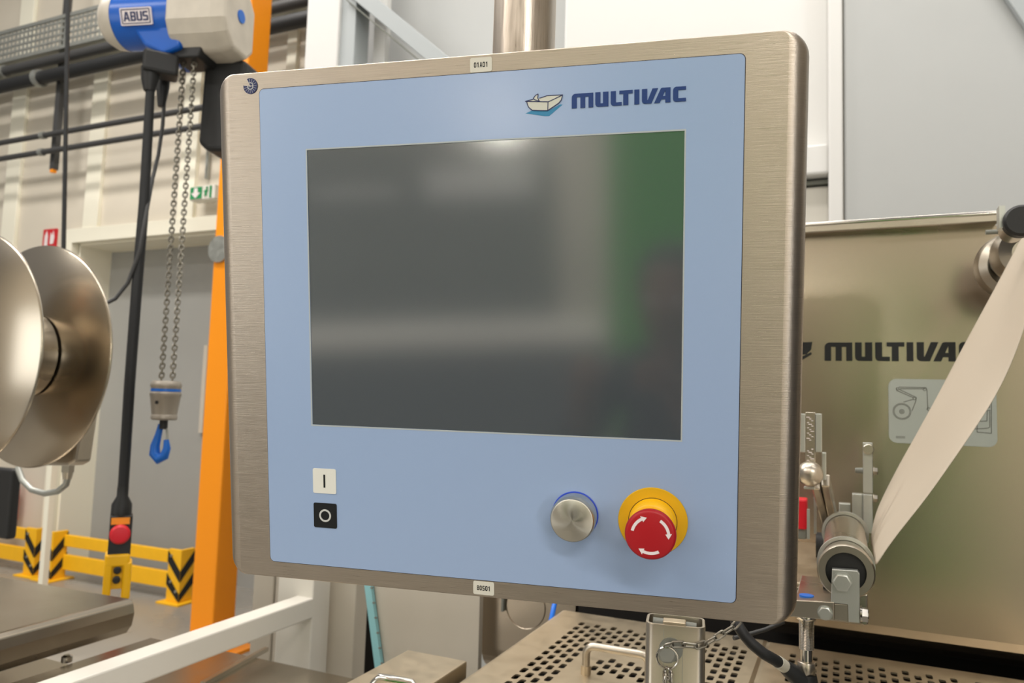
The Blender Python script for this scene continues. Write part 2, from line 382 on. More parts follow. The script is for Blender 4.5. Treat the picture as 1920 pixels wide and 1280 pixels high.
# enclosure behind panel (upper middle and right)
EY = 3.3
t = thing('machine_enclosure', 'large light grey and white framed enclosure filling the upper right background', 'enclosure', (0, EY, 0))
def er(a, b, y=EY): return onY(a, b, y)
xl = er(585, 60).x; x2 = er(645, 60).x; x3 = er(672, 60).x
MB().bb((xl, EY - .05, 0), (x2, EY + .1, 7)).build('post', m_enclw, t, bevel=.006, label='white corner post')
MB().bb((x2, EY - .03, 0), (x3, EY + .1, 7)).build('post', m_enclg, t, bevel=.004, label='grey post')
xb = er(1553, 200).x; xc = er(1580, 200).x; xa = er(1045, 50).x; xe = 3.4
MB().bb((x3 - .5, EY + .3, 0), (xb, EY + .34, 5.6)).build('panel', m_encl, t, label='grey rear panel')
zb = er(1530, 280).z
MB().bb((xa, EY + .1, zb + .03), (xb, EY + .3, 5.2)).build('panel', m_enclw, t, bevel=.01, label='white upper panel')
MB().bb((xa, EY + .02, zb - .1), (xb, EY + .3, zb + .03)).build('frame_bar', m_enclw, t, bevel=.01)
MB().bb((xa, EY + .08, zb - .125), (xb, EY + .3, zb - .11)).build('seal', m_raild, t)
MB().bb((xa, EY + .1, 0), (xb, EY + .3, zb - .13)).build('panel', m_rail, t, bevel=.01, label='cream lower panel')
MB().bb((xb, EY - .02, 0), (xc, EY + .3, 6)).build('post', m_enclw, t, bevel=.006, label='white slim post')
MB().bb((xc + .004, EY + .0, 0), (xe, EY + .3, 5.6)).build('panel', m_encl, t, bevel=.01, label='plain grey door panel')
# sloping members
def slope(p0, p1, w0, y0, y1, m, nm, lb):
    a, b = er(*p0, y0), er(*p1, y0)
    d = (b - a).normalized(); n_ = V((-d.z, 0, d.x))
    if n_.z < 0: n_ = -n_
    vs = [a, b, b + n_ * w0, a + n_ * w0]
    vs = vs + [q + V((0, y1 - y0, 0)) for q in vs]
    MB().add(vs, [(0, 1, 2, 3), (7, 6, 5, 4), (0, 1, 5, 4), (1, 2, 6, 5), (2, 3, 7, 6), (3, 0, 4, 7)]).build(nm, m, t, bevel=.004, label=lb)
slope((640, -20), (1060, 330), .085, EY - .05, EY + .1, m_enclg, 'brace', 'diagonal grey brace')
slope((648, 0), (1048, 333), .008, EY - .06, EY + .0, m_raild, 'seal', None)
MB().bb((x3 + .02, EY + .12, 0), (er(700, 60).x, EY + .16, 4.9)).build('mullion', m_enclw, t)
a, b = er(1880, 0), er(1922, 62)
d = (b - a).normalized()
vs = [a - d * .6, b + d * .6, b + d * .6 + V((.8, 0, .3)), a - d * .6 + V((.8, 0, .3))]; vs = [q + V((0, -.04, 0)) for q in vs]; vs += [q + V((0, .035, 0)) for q in vs]
MB().add(vs, [(0, 1, 2, 3), (7, 6, 5, 4), (0, 1, 5, 4), (1, 2, 6, 5), (2, 3, 7, 6), (3, 0, 4, 7)]).build('sloping_cover', m_enclg, t, bevel=.004)

# ------------------------------------------------------------------ hoist
HC = D(330, 38, 2.6)
ha = V((math.cos(.26), math.sin(.26), 0)); hy = Z3.cross(ha)
def hl(px, py, off=0): return onP(px, py, HC + hy * off, hy)
def hx(px, py=50): return (hl(px, py) - HC).dot(ha)
t = thing('chain_hoist', 'blue and light grey electric chain hoist with a blue hook, upper left', 'hoist', HC)
r = .095
x0, x1, x2_ = hx(212), hx(238), hx(342)
MB().lathe([(.05, x0 - .02), (r * .8, x0 - .005), (r * .97, x0 + .02), (r * 1.02, x1)], HC, ha, 36).build('motor_cap', m_hgrey, t)
MB().lathe([(r, x1), (r, x2_)], HC, ha, 40).build('motor_body', m_bluep, t)
# gearbox: rounded housing lofted to a smaller end face
def gsec(k, zc=0, f=1): return [HC + ha * k + hy * (a * .1 * f) + Z3 * (zc + b * .1 * f) for a, b in
    ((-1, .55), (-.75, 1.0), (.6, 1.05), (1, .6), (1, -.9), (.6, -1.3), (-.35, -1.3), (-.8, -.9), (-1, -.5))]
g1 = hx(450, 60)
MB().loft([gsec(x2_, 0, 1.03), gsec(x2_ + .03, 0, 1.06), gsec(g1 - .05, 0, 1.06), gsec(g1, -.0, .96)], smooth=False).build('gearbox', m_hgrey, t, bevel=.012, seg=3)
MB().cyl(HC + ha * (g1 - .01) - hy * .0 + Z3 * .0, HC + ha * (g1 + .004), .022, 20).build('cap_plug', m_bluehook, t)
MB().prism([(x1 + .06, -.04), (x2_ + .03, -.04), (x2_ + .045, -.13), (x2_ - .02, -.155), (x1 + .12, -.12)], HC - hy * .07, ha, Z3, hy * .16).build('lower_housing', m_bluep, t, bevel=.012, seg=3)
MB().prism([(x2_ - .02, -.10), (x2_ + .12, -.10), (x2_ + .10, -.16), (x2_ + .0, -.16)], HC - hy * .05, ha, Z3, hy * .12).build('chain_guide', m_blackp, t, bevel=.006)
bx0, bx1 = hx(362, 180), hx(436, 180)
zb0, zb1 = hl(400, 272).z - HC.z, hl(400, 100).z - HC.z
MB().prism([(bx0, zb1), (bx0 - .005, zb0 + .03), (bx0 + .03, zb0), (bx1 - .01, zb0), (bx1, zb0 + .06), (bx1 + .01, zb1)], HC + hy * .05, ha, Z3, hy * .13).build('chain_bag', m_blackp, t, bevel=.015, seg=3)
# name plate
n_ = -hy; pc_ = hl(289, 37, 0)
ang = .18
cpx = (pc_ - HC).dot(ha); cz = -.030
th = math.asin(cz / r)
pn_ = (n_ * math.cos(th) + Z3 * math.sin(th))
po = HC + ha * cpx + pn_ * (r + .002)
M = frame(po, ha, pn_)
npl = poly('name_plate', [rrect(.058, .028, .004)], m_whiteink, t, M, .003)
Mt = M.copy(); Mt.translation = po + pn_ * .0035
ABUS_ = [[[(0, 0), (.2, 0), (.26, .22), (.54, .22), (.6, 0), (.8, 0), (.54, 1), (.26, 1)], [(.31, .4), (.49, .4), (.4, .78)]],
    [[(0, 0), (.55, 0), (.66, .1), (.66, .42), (.59, .5), (.66, .58), (.66, .9), (.55, 1), (0, 1)], [(.2, .18), (.46, .18), (.46, .41), (.2, .41)], [(.2, .59), (.46, .59), (.46, .82), (.2, .82)]],
    [[(.1, 0), (.57, 0), (.67, .1), (.67, 1), (.47, 1), (.47, .18), (.2, .18), (.2, 1), (0, 1), (0, .1)]],
    [[(0, 0), (.55, 0), (.66, .1), (.66, .5), (.55, .59), (.2, .59), (.2, .82), (.62, .82), (.62, 1), (.1, 1), (0, .9), (0, .5), (.1, .41), (.46, .41), (.46, .18), (0, .18)]]]
for lp_, xo in zip(ABUS_, (0, .88, 1.64, 2.4)):
    poly('letter', [[((xo + x - 1.53) * .030, (y - .5) * .030) for x, y in q_] for q_ in lp_], m_navy2, npl, Mt, .0006)
poly('plate_border', [rrect(.053, .0235, .003), rrect(.050, .0205, .002)], m_navy2, npl, Mt, .0006)
# chains
def link_pts(c, ax, side, L, W, n=10):
    out = []
    for k in range(n):
        a = 2 * PI * k / n; cx_ = math.cos(a); sy_ = math.sin(a)
        out.append(c + ax * ((L / 2 - W / 2) * (1 if cx_ > 0 else -1) + W / 2 * cx_) + side * (W / 2 * sy_))
    return out
mb = MB()
for (pa, pb) in (((347, 92), (301, 716)), ((364, 92), (325, 716))):
    a, b = hl(*pa, -.01), hl(*pb, -.01); a.x = b.x = (a.x + b.x) / 2; a.y = b.y = (a.y + b.y) / 2
    L = .021; n = int((a.z - b.z) / (L * .72))
    for k in range(n):
        c_ = a.lerp(b, (k + .5) / n); sd = (ha + hy * .6).normalized() if k % 2 else (hy - ha * .6).normalized()
        mb.tube(link_pts(c_, Z3, sd, L, .0145, 8), .003, 5, True)
mb.build('load_chain', m_chain, t, kind='stuff')
k0 = (hl(308, 716, -.01)); kx = hl(310, 750, -.01)
hb = V((kx.x, kx.y, hl(308, 714, -.01).z))
hgt = hb.z - hl(308, 787, -.01).z
R0 = .049
MB().lathe([(.02, 0), (R0 * .85, 0), (R0 * .98, -hgt * .07), (R0, -hgt * .14), (R0 * .95, -hgt * .17), (R0 * .95, -hgt * .29), (R0, -hgt * .31), (R0, -hgt * .38), (R0 * .96, -hgt * .40), (R0 * .80, -hgt * .86), (R0 * .84, -hgt * .88), (R0 * .84, -hgt * .96), (R0 * .75, -hgt), (.01, -hgt)], hb, Z3, 30).build('hook_block', mat('cast_grey', (160, 152, 140), .42, .3), t)
MB().cyl(hb - hy * (R0 * .80) + V((0, 0, -hgt * .55)), hb - hy * (R0 * .95) + V((0, 0, -hgt * .55)), .006, 12).build('set_screw', m_blackp, t)
mp = frame(hb + V((0, 0, -hgt * .23)), ha, -hy)
MB().lathe([(R0 * .955, -hgt * .2), (R0 * .955, -hgt * .27)], hb, Z3, 30, caps=False).build('blue_band', m_bluehook, t)
fx, fz = ha, Z3
def fk(px, py): q = hl(px, py, -.01); return q
h0 = V((hb.x, hb.y, hb.z - hgt))
MB().cyl(h0 + V((0, 0, .005)), h0 - V((0, 0, .03)), .013, 12).build('hook_shank', m_blackp, t)
prof = [(302, 795), (297, 815), (291, 835), (290, 850), (298, 860), (308, 855), (313, 840), (312, 824)]
MB().tube([fk(*p) for p in prof], [.009, .011, .015, .018, .018, .015, .012, .008], 12).build('hook', m_bluehook, t)
MB().tube([fk(304, 797), fk(313, 805), fk(314, 826)], .004, 8).build('safety_latch', m_galv, t)

# pendant control
pp = D(226, 1010, 2.4)
n2 = V((pp.x, pp.y, 0)).normalized(); sx_ = V((n2.y, -n2.x, 0))   # faces the camera roughly
def pd(px, py, o=0): return onP(px, py, pp - n2 * o, n2)
t = thing('pendant_control', 'hanging pendant control with a black cable, red stop button and yellow lower body', 'pendant control', pp)
MB().tube([pd(283, 148), pd(278, 240), pd(270, 380), pd(255, 560), pd(243, 720), pd(231, 915)], [.014, .0155, .0165, .017, .017, .0165], 14).build('cable', m_rubber, t)
MB().lathe([(.017, 0), (.017, -.03), (.030, -.055), (.031, -.10), (.028, -.108)], pd(231, 912), Z3, 20).build('strain_relief', m_blackp, t)
Rm = Matrix((sx_, n2, Z3)).transposed()
def pbox(a, b, d, name, m, off=0, bev=.004):
    A_, B_ = pd(*a, off), pd(*b, off); cxy = (A_ + B_) / 2
    wd = abs((B_ - A_).dot(sx_)); return MB().box(cxy, (wd, d, abs(A_.z - B_.z)), Rm).build(name, m, t, bevel=bev, seg=3)
pbox((207, 965), (244, 1040), .06, 'upper_body', m_blackp)
pbox((209, 971), (243, 982), .004, 'warning_label', m_orange, .034, 0)
c_ = pd(225, 1000, .03)
MB().lathe([(.018, 0), (.030, .008), (.030, .020), (.024, .027), (.0, .029)], c_, -n2, 24).build('stop_button', m_redb, t)
# yellow fork-shaped lower body
pbox((197, 1036), (243, 1058), .07, 'yellow_body', m_yel, 0, .008)
pbox((196, 1050), (207, 1114), .07, 'side_guard', m_yel, 0, .006)
pbox((231, 1050), (243, 1118), .07, 'side_guard', m_yel, 0, .006)
pbox((206, 1056), (232, 1100), .05, 'button_panel', m_yel, 0, .004)
for yy in (1068, 1086): MB().lathe([(.0115, 0), (.0115, .008), (.008, .012), (0, .012)], pd(220 - (yy - 1068) * .1, yy, .026), -n2, 18).build('push_button', m_blackp, t)
tag(MB().tube([pd(306, 150, -.1), pd(308, 190, -.1), pd(305, 235, -.1), pd(297, 290, -.1), pd(286, 335, -.06), pd(274, 400, .03), pd(262, 470, .03), pd(240, 530, 0), pd(216, 560, 0), pd(192, 572, 0), pd(165, 575, 0)], .0062, 10).build('cable', m_cable), 'thin grey cable curling beside the thick pendant cable down to the reel', 'cable')
t = thing('cable_connector', 'black cable plug box with two glands hanging under the blue hoist', 'connector', D(300, 120, 2.5))
A_, B_ = pd(268, 108, .0), pd(334, 138, .0)
MB().box((A_ + B_) / 2, ((B_ - A_).dot(sx_), .08, .075), Rm).build('housing', m_blackp, t, bevel=.01)
MB().lathe([(.030, 0), (.028, -.04), (.018, -.08)], pd(283, 128), Z3, 18).build('gland', m_blackp, t)
MB().lathe([(.022, 0), (.022, -.05), (.012, -.12)], pd(307, 138, -.1), Z3, 18).build('gland', m_blackp, t)

# ------------------------------------------------------------------ film reels at left
DC = D(64, 666, 2.0)
t = thing('film_reel', 'pair of large polished stainless film reel flanges at the left edge', 'reel', DC)
def disc(y, rr, nm, lb):
    c_ = V((DC.x, y, DC.z)); MB().lathe([(.03, -.004), (rr - .004, -.004), (rr, -.001), (rr, .002), (rr - .004, .004), (.03, .004)], c_, Y3, 96).build(nm, m_disc, t, label=lb)
disc(DC.y, .298, 'flange', 'rear flange')
c1 = D(-50, 645, 1.7)
Yf = DC.y - .178
disc(Yf, .298, 'flange', 'front flange')
MB().cyl((DC.x, Yf - .05, DC.z), (DC.x, DC.y + .045, DC.z), .045, 24, b=.004).build('shaft', m_steel, t)
MB().cyl((DC.x, Yf - .07, DC.z), (DC.x, Yf - .004, DC.z), .075, 24, b=.01).build('hub', m_dark, t)
MB().cyl((DC.x, Yf + .01, DC.z), (DC.x, DC.y - .01, DC.z), .11, 40).build('core', m_steel, t)
t = thing('drive_box', 'grey stainless drive housing with a looped hose behind the reel flange', 'drive housing', D(150, 860, 2.3))
a = onY(80, 640, DC.y + .1); b = onY(203, 650, DC.y + .1); c_ = onY(172, 865, DC.y + .1)
MB().prism([(onY(203, 600, DC.y + .1).x, onY(203, 600, DC.y + .1).z), (onY(196, 700, DC.y + .1).x, onY(196, 700, DC.y + .1).z), (c_.x, c_.z), (onY(160, 875, DC.y + .1).x, c_.z - .01), (onY(60, 870, DC.y + .1).x, onY(60, 870, DC.y + .1).z), (onY(60, 600, DC.y + .1).x, onY(60, 600, DC.y + .1).z)],
           (0, DC.y + .05, 0), X3, Z3, (0, .05, 0)).build('housing', m_steel, t, bevel=.008)
g = onY(128, 872, DC.y + .2)
MB().lathe([(.018, 0), (.018, -.02)], g, Z3, 6).lathe([(.015, -.02), (.012, -.04)], g, Z3, 16).build('gland', m_steel, t)
MB().tube([onY(x, y, DC.y + .2) for x, y in ((128, 892), (124, 908), (108, 921), (84, 925), (60, 918), (42, 900), (33, 876))], .009, 12).build('hose', m_galv, t)
p = onY(20, 900, 1.9)
tag(MB().bb((onY(-60, 900, 1.9).x, 1.9, onY(10, 1012, 1.9).z), (onY(22, 900, 1.9).x, 1.94, onY(10, 878, 1.9).z)).build('black_box', m_blackp, bevel=.012, seg=3), 'black plastic box partly cut off at the left edge under the reels', 'box')
tag(MB().lathe([(.05, 0), (.055, .03), (.055, .32), (.03, .38), (.015, .42)], onY(22, 950, 4.68) + V((0, 0, -.15)), Z3, 24).build('fire_extinguisher', m_firered), 'red fire extinguisher barely visible between the black box and wall', 'extinguisher')
u0, u1 = onY(98, 880, 3.2), onY(92, 1085, 3.2)
tag(MB().bb((u0.x - .02, 3.18, 0), (u0.x + .02, 3.22, u0.z + .3)).build('upright', m_pil, bevel=.003), 'thin white upright standing behind the hose loop at left', 'post')

# ------------------------------------------------------------------ low stainless parts, lower left
TZ = D(245, 1122, 1.8).z
t = thing('machine_cover', 'wide flat stainless cover with rolled edge in the lower left corner', 'machine cover', onZ(245, 1122, TZ))
E0 = onZ(245, 1122, TZ)
x1_ = E0.x; y1_ = E0.y; drop = onX(255, 1188, x1_ + .02); hz = TZ - drop.z
yn = .35
profx = [(-.9, -.015), (0, 0), (.012, -.008), (.018, -.03), (.012, -hz * .75), (-.004, -hz), (-.02, -hz), (-.012, -hz * .7), (-.02, -.03), (-.9, -.04)]
MB().prism([(x1_ + a, TZ + b) for a, b in profx], (0, yn, 0), X3, Z3, (0, y1_ - yn, 0)).build('cover_sheet', m_tray, t, bevel=.003)
MB().bb((x1_ - .85, yn, .1), (x1_ - .1, y1_ - .05, TZ - .16)).build('machine_body', m_steel, t)
t2 = thing('machine_bed', 'stainless machine bed between the rolled cover and the white rail', 'machine bed', (x1_, 1, .9))
zb_ = TZ - hz - .05
MB().bb((x1_ - .06, yn, zb_ - .03), (x1_ + .12, y1_ + .12, zb_)).build('bed_sheet', m_tray, t2, bevel=.004)
q = onZ(125, 1240, zb_)
MB().lathe([(.012, 0), (.012, .012), (.006, .016)], q, Z3, 16).build('bolt', m_polish, t2)

# white rail and post
RP = D(587, 1121, 2.0); lp = onY(520, 1121, RP.y)
zbt = onY(587, 1165, RP.y).z
hrail = RP.z - onX(480, 1200, RP.x).z
t = thing('guard_frame', 'white painted square rail running from the lower left to a square post under the panel', 'frame', (RP.x, RP.y, 0))
rw = .055
RH = RP.z - onX(480, 1200, RP.x).z; RH = max(.04, min(.1, RH))
MB().bb((RP.x - rw, .45, RP.z - RH), (RP.x, RP.y + .005, RP.z)).build('rail', m_rail, t, bevel=.004)
MB().bb((lp.x, RP.y, 0), (RP.x, RP.y + .075, RP.z + .8)).build('post', m_rail, t, bevel=.004)
# panels behind
t = thing('machine_guard', 'pale guard panels and posts seen below the control panel left of centre', 'guard', (RP.x, RP.y + .4, 0))
def vp(a, b, y, y2, z0, z1, nm, m, bev=.004, lb=None):
    A_, B_ = onY(a, 1180, y), onY(b, 1180, y); return MB().bb((A_.x, y, z0), (B_.x, y2, z1)).build(nm, m, t, bevel=bev, label=lb)
vp(470, 508, RP.y + .45, RP.y + .5, .2, 1.5, 'panel', m_beige)
vp(512, 541, RP.y + .45, RP.y + .5, .2, 1.5, 'panel', m_beige)
vp(545, 640, RP.y + .4, RP.y + .45, .2, 1.5, 'panel', m_beige)
vp(612, 664, RP.y + .1, RP.y + .16, .2, 1.6, 'panel', m_beige, lb='grey panel beside the post')
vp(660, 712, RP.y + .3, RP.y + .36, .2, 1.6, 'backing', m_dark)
t = thing('acrylic_guard', 'clear guard sheet with a pale cyan edge and a beige face', 'guard', onY(700, 1180, 1.7))
a, b = onY(683, 1098, 1.68), onY(703, 1255, 1.68); a2, b2 = onY(695, 1098, 1.68), onY(716, 1255, 1.68)
def quad_prism(vs, d): vs = [V(q) for q in vs]; d = V(d); return MB().add(vs + [q + d for q in vs], [(0, 1, 2, 3), (7, 6, 5, 4), (0, 1, 5, 4), (1, 2, 6, 5), (2, 3, 7, 6), (3, 0, 4, 7)])
ex = (a - b) * .6
quad_prism([a + ex, b - ex, b2 - ex, a2 + ex], (0, .012, 0)).build('cyan_edge', m_acryl, t)
mb = MB()
for k in range(6):
    q = a2.lerp(b2, k / 5 * .9 + .02); mb.box(q + V((.004, -.002, 0)), (.006, .004, .004))
mb.build('rivet', m_raild, t)
c_, d_ = onY(908, 1100, 1.72), onY(906, 1240, 1.72)
quad_prism([a2 + ex + V((0, .014, 0)), b2 - ex + V((0, .014, 0)), V((d_.x, 1.694, (b2 - ex).z)), V((c_.x, 1.694, (a2 + ex).z))], (0, .02, 0)).build('beige_face', m_beige, t)

# stainless panel with rounded lower edge (centre) and its round knock-out
t = thing('stainless_housing', 'stainless housing with rounded lower edge and faint circle seen under the panel centre', 'housing', onY(1000, 1200, 1.75))
A_, B_ = onY(903, 1205, 1.75), onY(1078, 1205, 1.75)
zb2 = onY(905, 1212, 1.75).z
prof_ = [(0, .5), (0, .0)] + [(.06 - .06 * math.cos(k * PI / 10), -.06 * math.sin(k * PI / 10)) for k in range(1, 6)] + [(.3, -.06), (.3, .5)]
MB().prism([(a_, b_) for a_, b_ in prof_], (A_.x, 1.75, zb2), Y3, Z3, (B_.x - A_.x, 0, 0)).build('housing_shell', m_steelplate, t, bevel=.001)
MB().bb((A_.x, 1.82, .4), (B_.x, 2.04, zb2 - .075)).build('gap_shade_block', m_dark, t)  # near-black filler, puts the shade under the housing into colour
q = onY(985, 1138, 1.749)
MB().tube([q + V((math.cos(a_) * .052, 0, math.sin(a_) * .052)) for a_ in [2 * PI * k / 40 for k in range(40)]], .0012, 6, True).build('knockout_ring', m_steelplate, t)
q = onY(943, 1136, 1.745)
MB().bb((q.x - .003, 1.74, q.z - .012), (q.x + .003, 1.75, q.z + .03)).build('pin', m_raild, t)
tag(MB().tube([onY(1042, 1120, 1.6), onY(1038, 1140, 1.58), onY(1034, 1160, 1.56), onY(1029, 1185, 1.55)], .0055, 10).build('hose', m_hose), 'bright blue pneumatic hose below the panel, left of the support post', 'hose')
# ------------------------------------------------------------------ right stainless back plate with lettering
PYB = 1.6
t = thing('film_station_plate', 'large stainless back plate with black lettering and threading diagram, right side', 'back plate', onY(1700, 800, PYB))
zt = onY(1700, 432, PYB).z; zbp = onY(1700, 1180, PYB).z
xl_, xr_ = onY(1440, 700, PYB).x, 1.1
prof_ = [(0, zt - zbp)] + [(0, 0)] + [(.05 - .05 * math.cos(k * PI / 10), -.05 * math.sin(k * PI / 10)) for k in range(1, 6)] + [(.12, -.05), (.12, zt - zbp)]
MB().prism(prof_, (xl_, PYB, zbp), Y3, Z3, (xr_ - xl_, 0, 0)).build('plate', m_steelplate, t)
MB().bb((-.55, 1.2, .5), (1.0, 1.72, 1.155)).build('pedestal', m_dark, t)  # machine base, coloured near-black to hold the shade of the gap
MB().bb((onY(1084, 1160, 1.73).x, PYB + .13, .4), (xr_, PYB + .3, 1.34)).bb((xl_ + .02, PYB + .13, 1.34), (xr_, PYB + .3, zt - .05)).build('gap_shade_backing', m_dark, t)  # near-black block added behind the plate as shade for the gap
ztt = onY(1700, 411, PYB - .03).z
xre = onY(1872, 420, PYB - .03).x
MB().bb((xl_, PYB - .035, zt - .002), (xre, PYB + .06, ztt)).build('top_bar', m_steel, t, bevel=.003)
MB().cyl((xl_, PYB - .03, ztt), (xre, PYB - .03, ztt), .006, 12).build('top_rod', m_polish, t)
def LET():  # outlines of the word in units of cap height
    a = []
    def arc(cx, cy, r, d0, d1, n=5): return [(cx + r * math.cos(math.radians(d0 + (d1 - d0) * k / n)), cy + r * math.sin(math.radians(d0 + (d1 - d0) * k / n))) for k in range(n + 1)]
    a.append([[(0, 0), (.35, 0), (.35, .76), (.59, .76), (.59, 0), (.92, 0), (.92, .76), (1.15, .76), (1.15, 0), (1.47, 0), (1.47, 1)] + arc(.26, .74, .26, 90, 180)])
    a.append([[(1.61, 1), (1.61, .22)] + arc(1.83, .22, .22, 180, 270) + [(2.5, 0), (2.5, 1), (2.13, 1), (2.13, .23), (1.96, .23), (1.96, 1)]])
    a.append([[(2.65, 1), (2.65, .22)] + arc(2.87, .22, .22, 180, 270) + [(3.39, 0), (3.39, .23), (3.0, .23), (3.0, 1)]])
    a.append([[(3.23, 1), (3.23, .77), (3.49, .77), (3.49, 0), (3.83, 0), (3.83, .77), (4.12, .77), (4.12, 1)]])
    a.append([[(4.23, 0), (4.56, 0), (4.56, 1), (4.23, 1)]])
    a.append([[(4.73, 1), (4.73, .22)] + arc(4.95, .22, .22, 180, 270) + [(5.36, 0), (5.79, 1), (5.42, 1), (5.12, .25), (5.08, .25), (5.08, 1)]])
    a.append([[(5.53, 0), (5.90, 0), (6.0, .22), (6.26, .22), (6.26, 0), (6.6, 0), (6.6, 1), (6.05, 1), (5.97, .96)], [(6.10, .44), (6.26, .44), (6.26, .8)]])
    a.append([[(7.6, 0), (7.6, .23), (7.10, .23), (7.10, .77), (7.6, .77), (7.6, 1), (6.98, 1)] + arc(7.0, .77, .24, 90, 180) + [(6.76, .22)] + arc(6.98, .22, .22, 180, 270)])
    return a
def word(M, h, m, parent):
    for l in LET():
        poly('letter', [[(x * h, y * h) for x, y in lp] for lp in l], m, parent, M)
o0 = onY(1546, 676, PYB - .0015); hh = onY(1546, 642, PYB).z - o0.z
o1 = onY(1790, 674, PYB)
hsc = (o1.x - o0.x) / 6.55
word(frame(o0, X3, -Y3) @ Matrix.Diagonal((hsc / hh, 1, 1, 1)), hh, m_black, t)
def flatY(pts): return [((onY(a_, b_, PYB).x - o0.x), (onY(a_, b_, PYB).z - o0.z)) for a_, b_ in pts]
Mo = frame(o0, X3, -Y3)
poly('tray_emblem', [flatY([(1470, 643), (1523, 641), (1521, 655), (1512, 664), (1470, 668)]), flatY([(1472, 648), (1505, 648), (1502, 660), (1474, 664)])], m_black, t, Mo)
poly('emblem_shadow', [flatY([(1468, 672), (1498, 671), (1521, 660), (1522, 664), (1500, 677), (1480, 682)])], m_black, t, Mo)
# threading diagram sticker
def sp_(pts): return [((onY(1640 + a_ / 7.385, 690 + b_ / 7.385, PYB).x - o0.x), (onY(1640 + a_ / 7.385, 690 + b_ / 7.385, PYB).z - o0.z)) for a_, b_ in pts]
c00, c11 = sp_([(188, 130), (1698, 1115)])
W_, H_ = (c11[0] - c00[0]) / 2, (c00[1] - c11[1]) / 2 * .96
Ms = Mo.copy(); Ms.translation = o0 + V(((c00[0] + c11[0]) / 2, -.0008, (c00[1] + c11[1]) / 2))
poly('diagram_sticker', [rrect(W_, H_, .014)], mat('sticker_grey', (170, 176, 168), .5), t, Ms, .0004)
Md = Mo.copy(); Md.translation = o0 + V((0, -.0014, 0))
m_line = mat('diagram_line', (92, 92, 84), .6)
lw = .0011
lines = [([(330, 262), (705, 268), (722, 300), (735, 570)], 0), ([(330, 290), (565, 400)], 0), ([(345, 285), (690, 285)], 0), ([(300, 275), (305, 310), (540, 410)], 0), ([(575, 400), (570, 450), (515, 590)], 0), ([(395, 470), (535, 430)], 0),
         ([(1555, 430), (1555, 535), (1585, 545), (1590, 380)], 0), ([(1300, 845), (1560, 830), (1590, 815), (1590, 580), (1555, 590), (1550, 730), (1455, 735), (1450, 600)], 0), ([(1415, 650), (1415, 885), (1612, 900), (1612, 380)], 0)]
for l, c in lines: poly('diagram_line', stroke(sp_(l), lw), m_line, t, Md, .0001)
for (cx, cy, rr) in ((375, 598, 128), (375, 598, 112), (375, 600, 35), (375, 600, 17), (548, 420, 24), (690, 295, 24), (315, 285, 22), (745, 567, 26)):
    k_ = sp_([(cx, cy), (cx + rr, cy)]); r_ = k_[1][0] - k_[0][0]
    poly('diagram_circle', [circ(k_[0][0], k_[0][1], r_), circ(k_[0][0], k_[0][1], r_ - lw * .8)], m_line, t, Md, .0001)
poly('diagram_code', [sp_([(293, 935), (420, 940), (420, 972), (293, 968)])], mat('code_grey', (138, 142, 134), .6), t, Md, .0001)

# upper right roller assembly
t = thing('film_roller', 'steel idler with rounded flange on a bracket at the top right behind the film', 'roller', onY(1870, 500, 1.45))
c_ = onY(1902, 497, 1.46)
MB().lathe([(.02, 0), (.040, -.010), (.052, -.005), (.057, .008), (.057, .016), (.03, .024)], c_, Y3, 40).build('flange', m_steel, t)
MB().cyl(c_ + V((-.022, -.01, 0)), c_ + V((-.022, -.035, 0)), .014, 18).build('hub', m_raild, t)
pa, pb = onY(1876, 425, 1.42), onY(1905, 545, 1.42)
MB().bb((pa.x, 1.42, pb.z), (pb.x, 1.432, pa.z)).build('bracket', m_alu, t, bevel=.002)
q = onY(1850, 433, 1.42)
MB().cyl((q.x, 1.43, q.z), (q.x + .035, 1.43, q.z), .0038, 10).build('screw', m_raild, t)
c2 = onY(1925, 472, 1.40)
MB().lathe([(.02, 0), (.04, -.01), (.047, .008), (.047, .03)], c2, Y3, 36).build('small_flange', m_steel, t)
t = thing('guide_roller', 'black end of a film guide roller at the top right edge', 'roller', onY(1905, 420, 1.2))
c3 = onY(1917, 412, 1.15)
MB().cyl(c3, c3 + V((0, .02, 0)), .021, 36, b=.003).build('roller_end', m_blackp, t)
MB().cyl(c3 + V((0, .02, 0)), c3 + V((0, .07, 0)), .016, 36).build('roller_tube', m_steel, t)
q = onY(1876, 405, 1.17)
MB().bb((q.x - .003, 1.16, q.z - .018), (q.x + .004, 1.18, q.z + .012)).bb((q.x, 1.165, q.z - .004), (q.x + .03, 1.175, q.z + .004)).build('mount', m_alu, t)

# film web
near = [(1641, 1064), (1656, 1040), (1690, 997), (1722, 957), (1746, 922), (1790, 855), (1832, 790), (1870, 730), (1900, 668), (1925, 600), (1965, 480)]
far = [(1632, 1010), (1640, 965), (1662, 922), (1685, 876), (1710, 830), (1740, 772), (1768, 718), (1800, 655), (1842, 580), (1905, 466), (1955, 370)]
mb = MB(); NV = 8; vs = []
for i in range(len(near)):
    a_, b_ = onY(*near[i], 1.0), onY(*far[i], 1.34)
    for k in range(NV + 1):
        s_ = k / NV; q = a_.lerp(b_, s_); q.z += .004 * math.sin(s_ * PI * 2 + i * .7) ; vs.append(q)
fs = [(i * (NV + 1) + k, i * (NV + 1) + k + 1, (i + 1) * (NV + 1) + k + 1, (i + 1) * (NV + 1) + k) for i in range(len(near) - 1) for k in range(NV)]
ow = mb.add(vs, fs, True).build('film_web', m_film)
sm = ow.modifiers.new('sub', 'SUBSURF'); sm.levels = sm.render_levels = 2
so = ow.modifiers.new('solid', 'SOLIDIFY'); so.thickness = .0006
tag(ow, 'wide pale beige packaging film running diagonally from roller to top right', 'film')

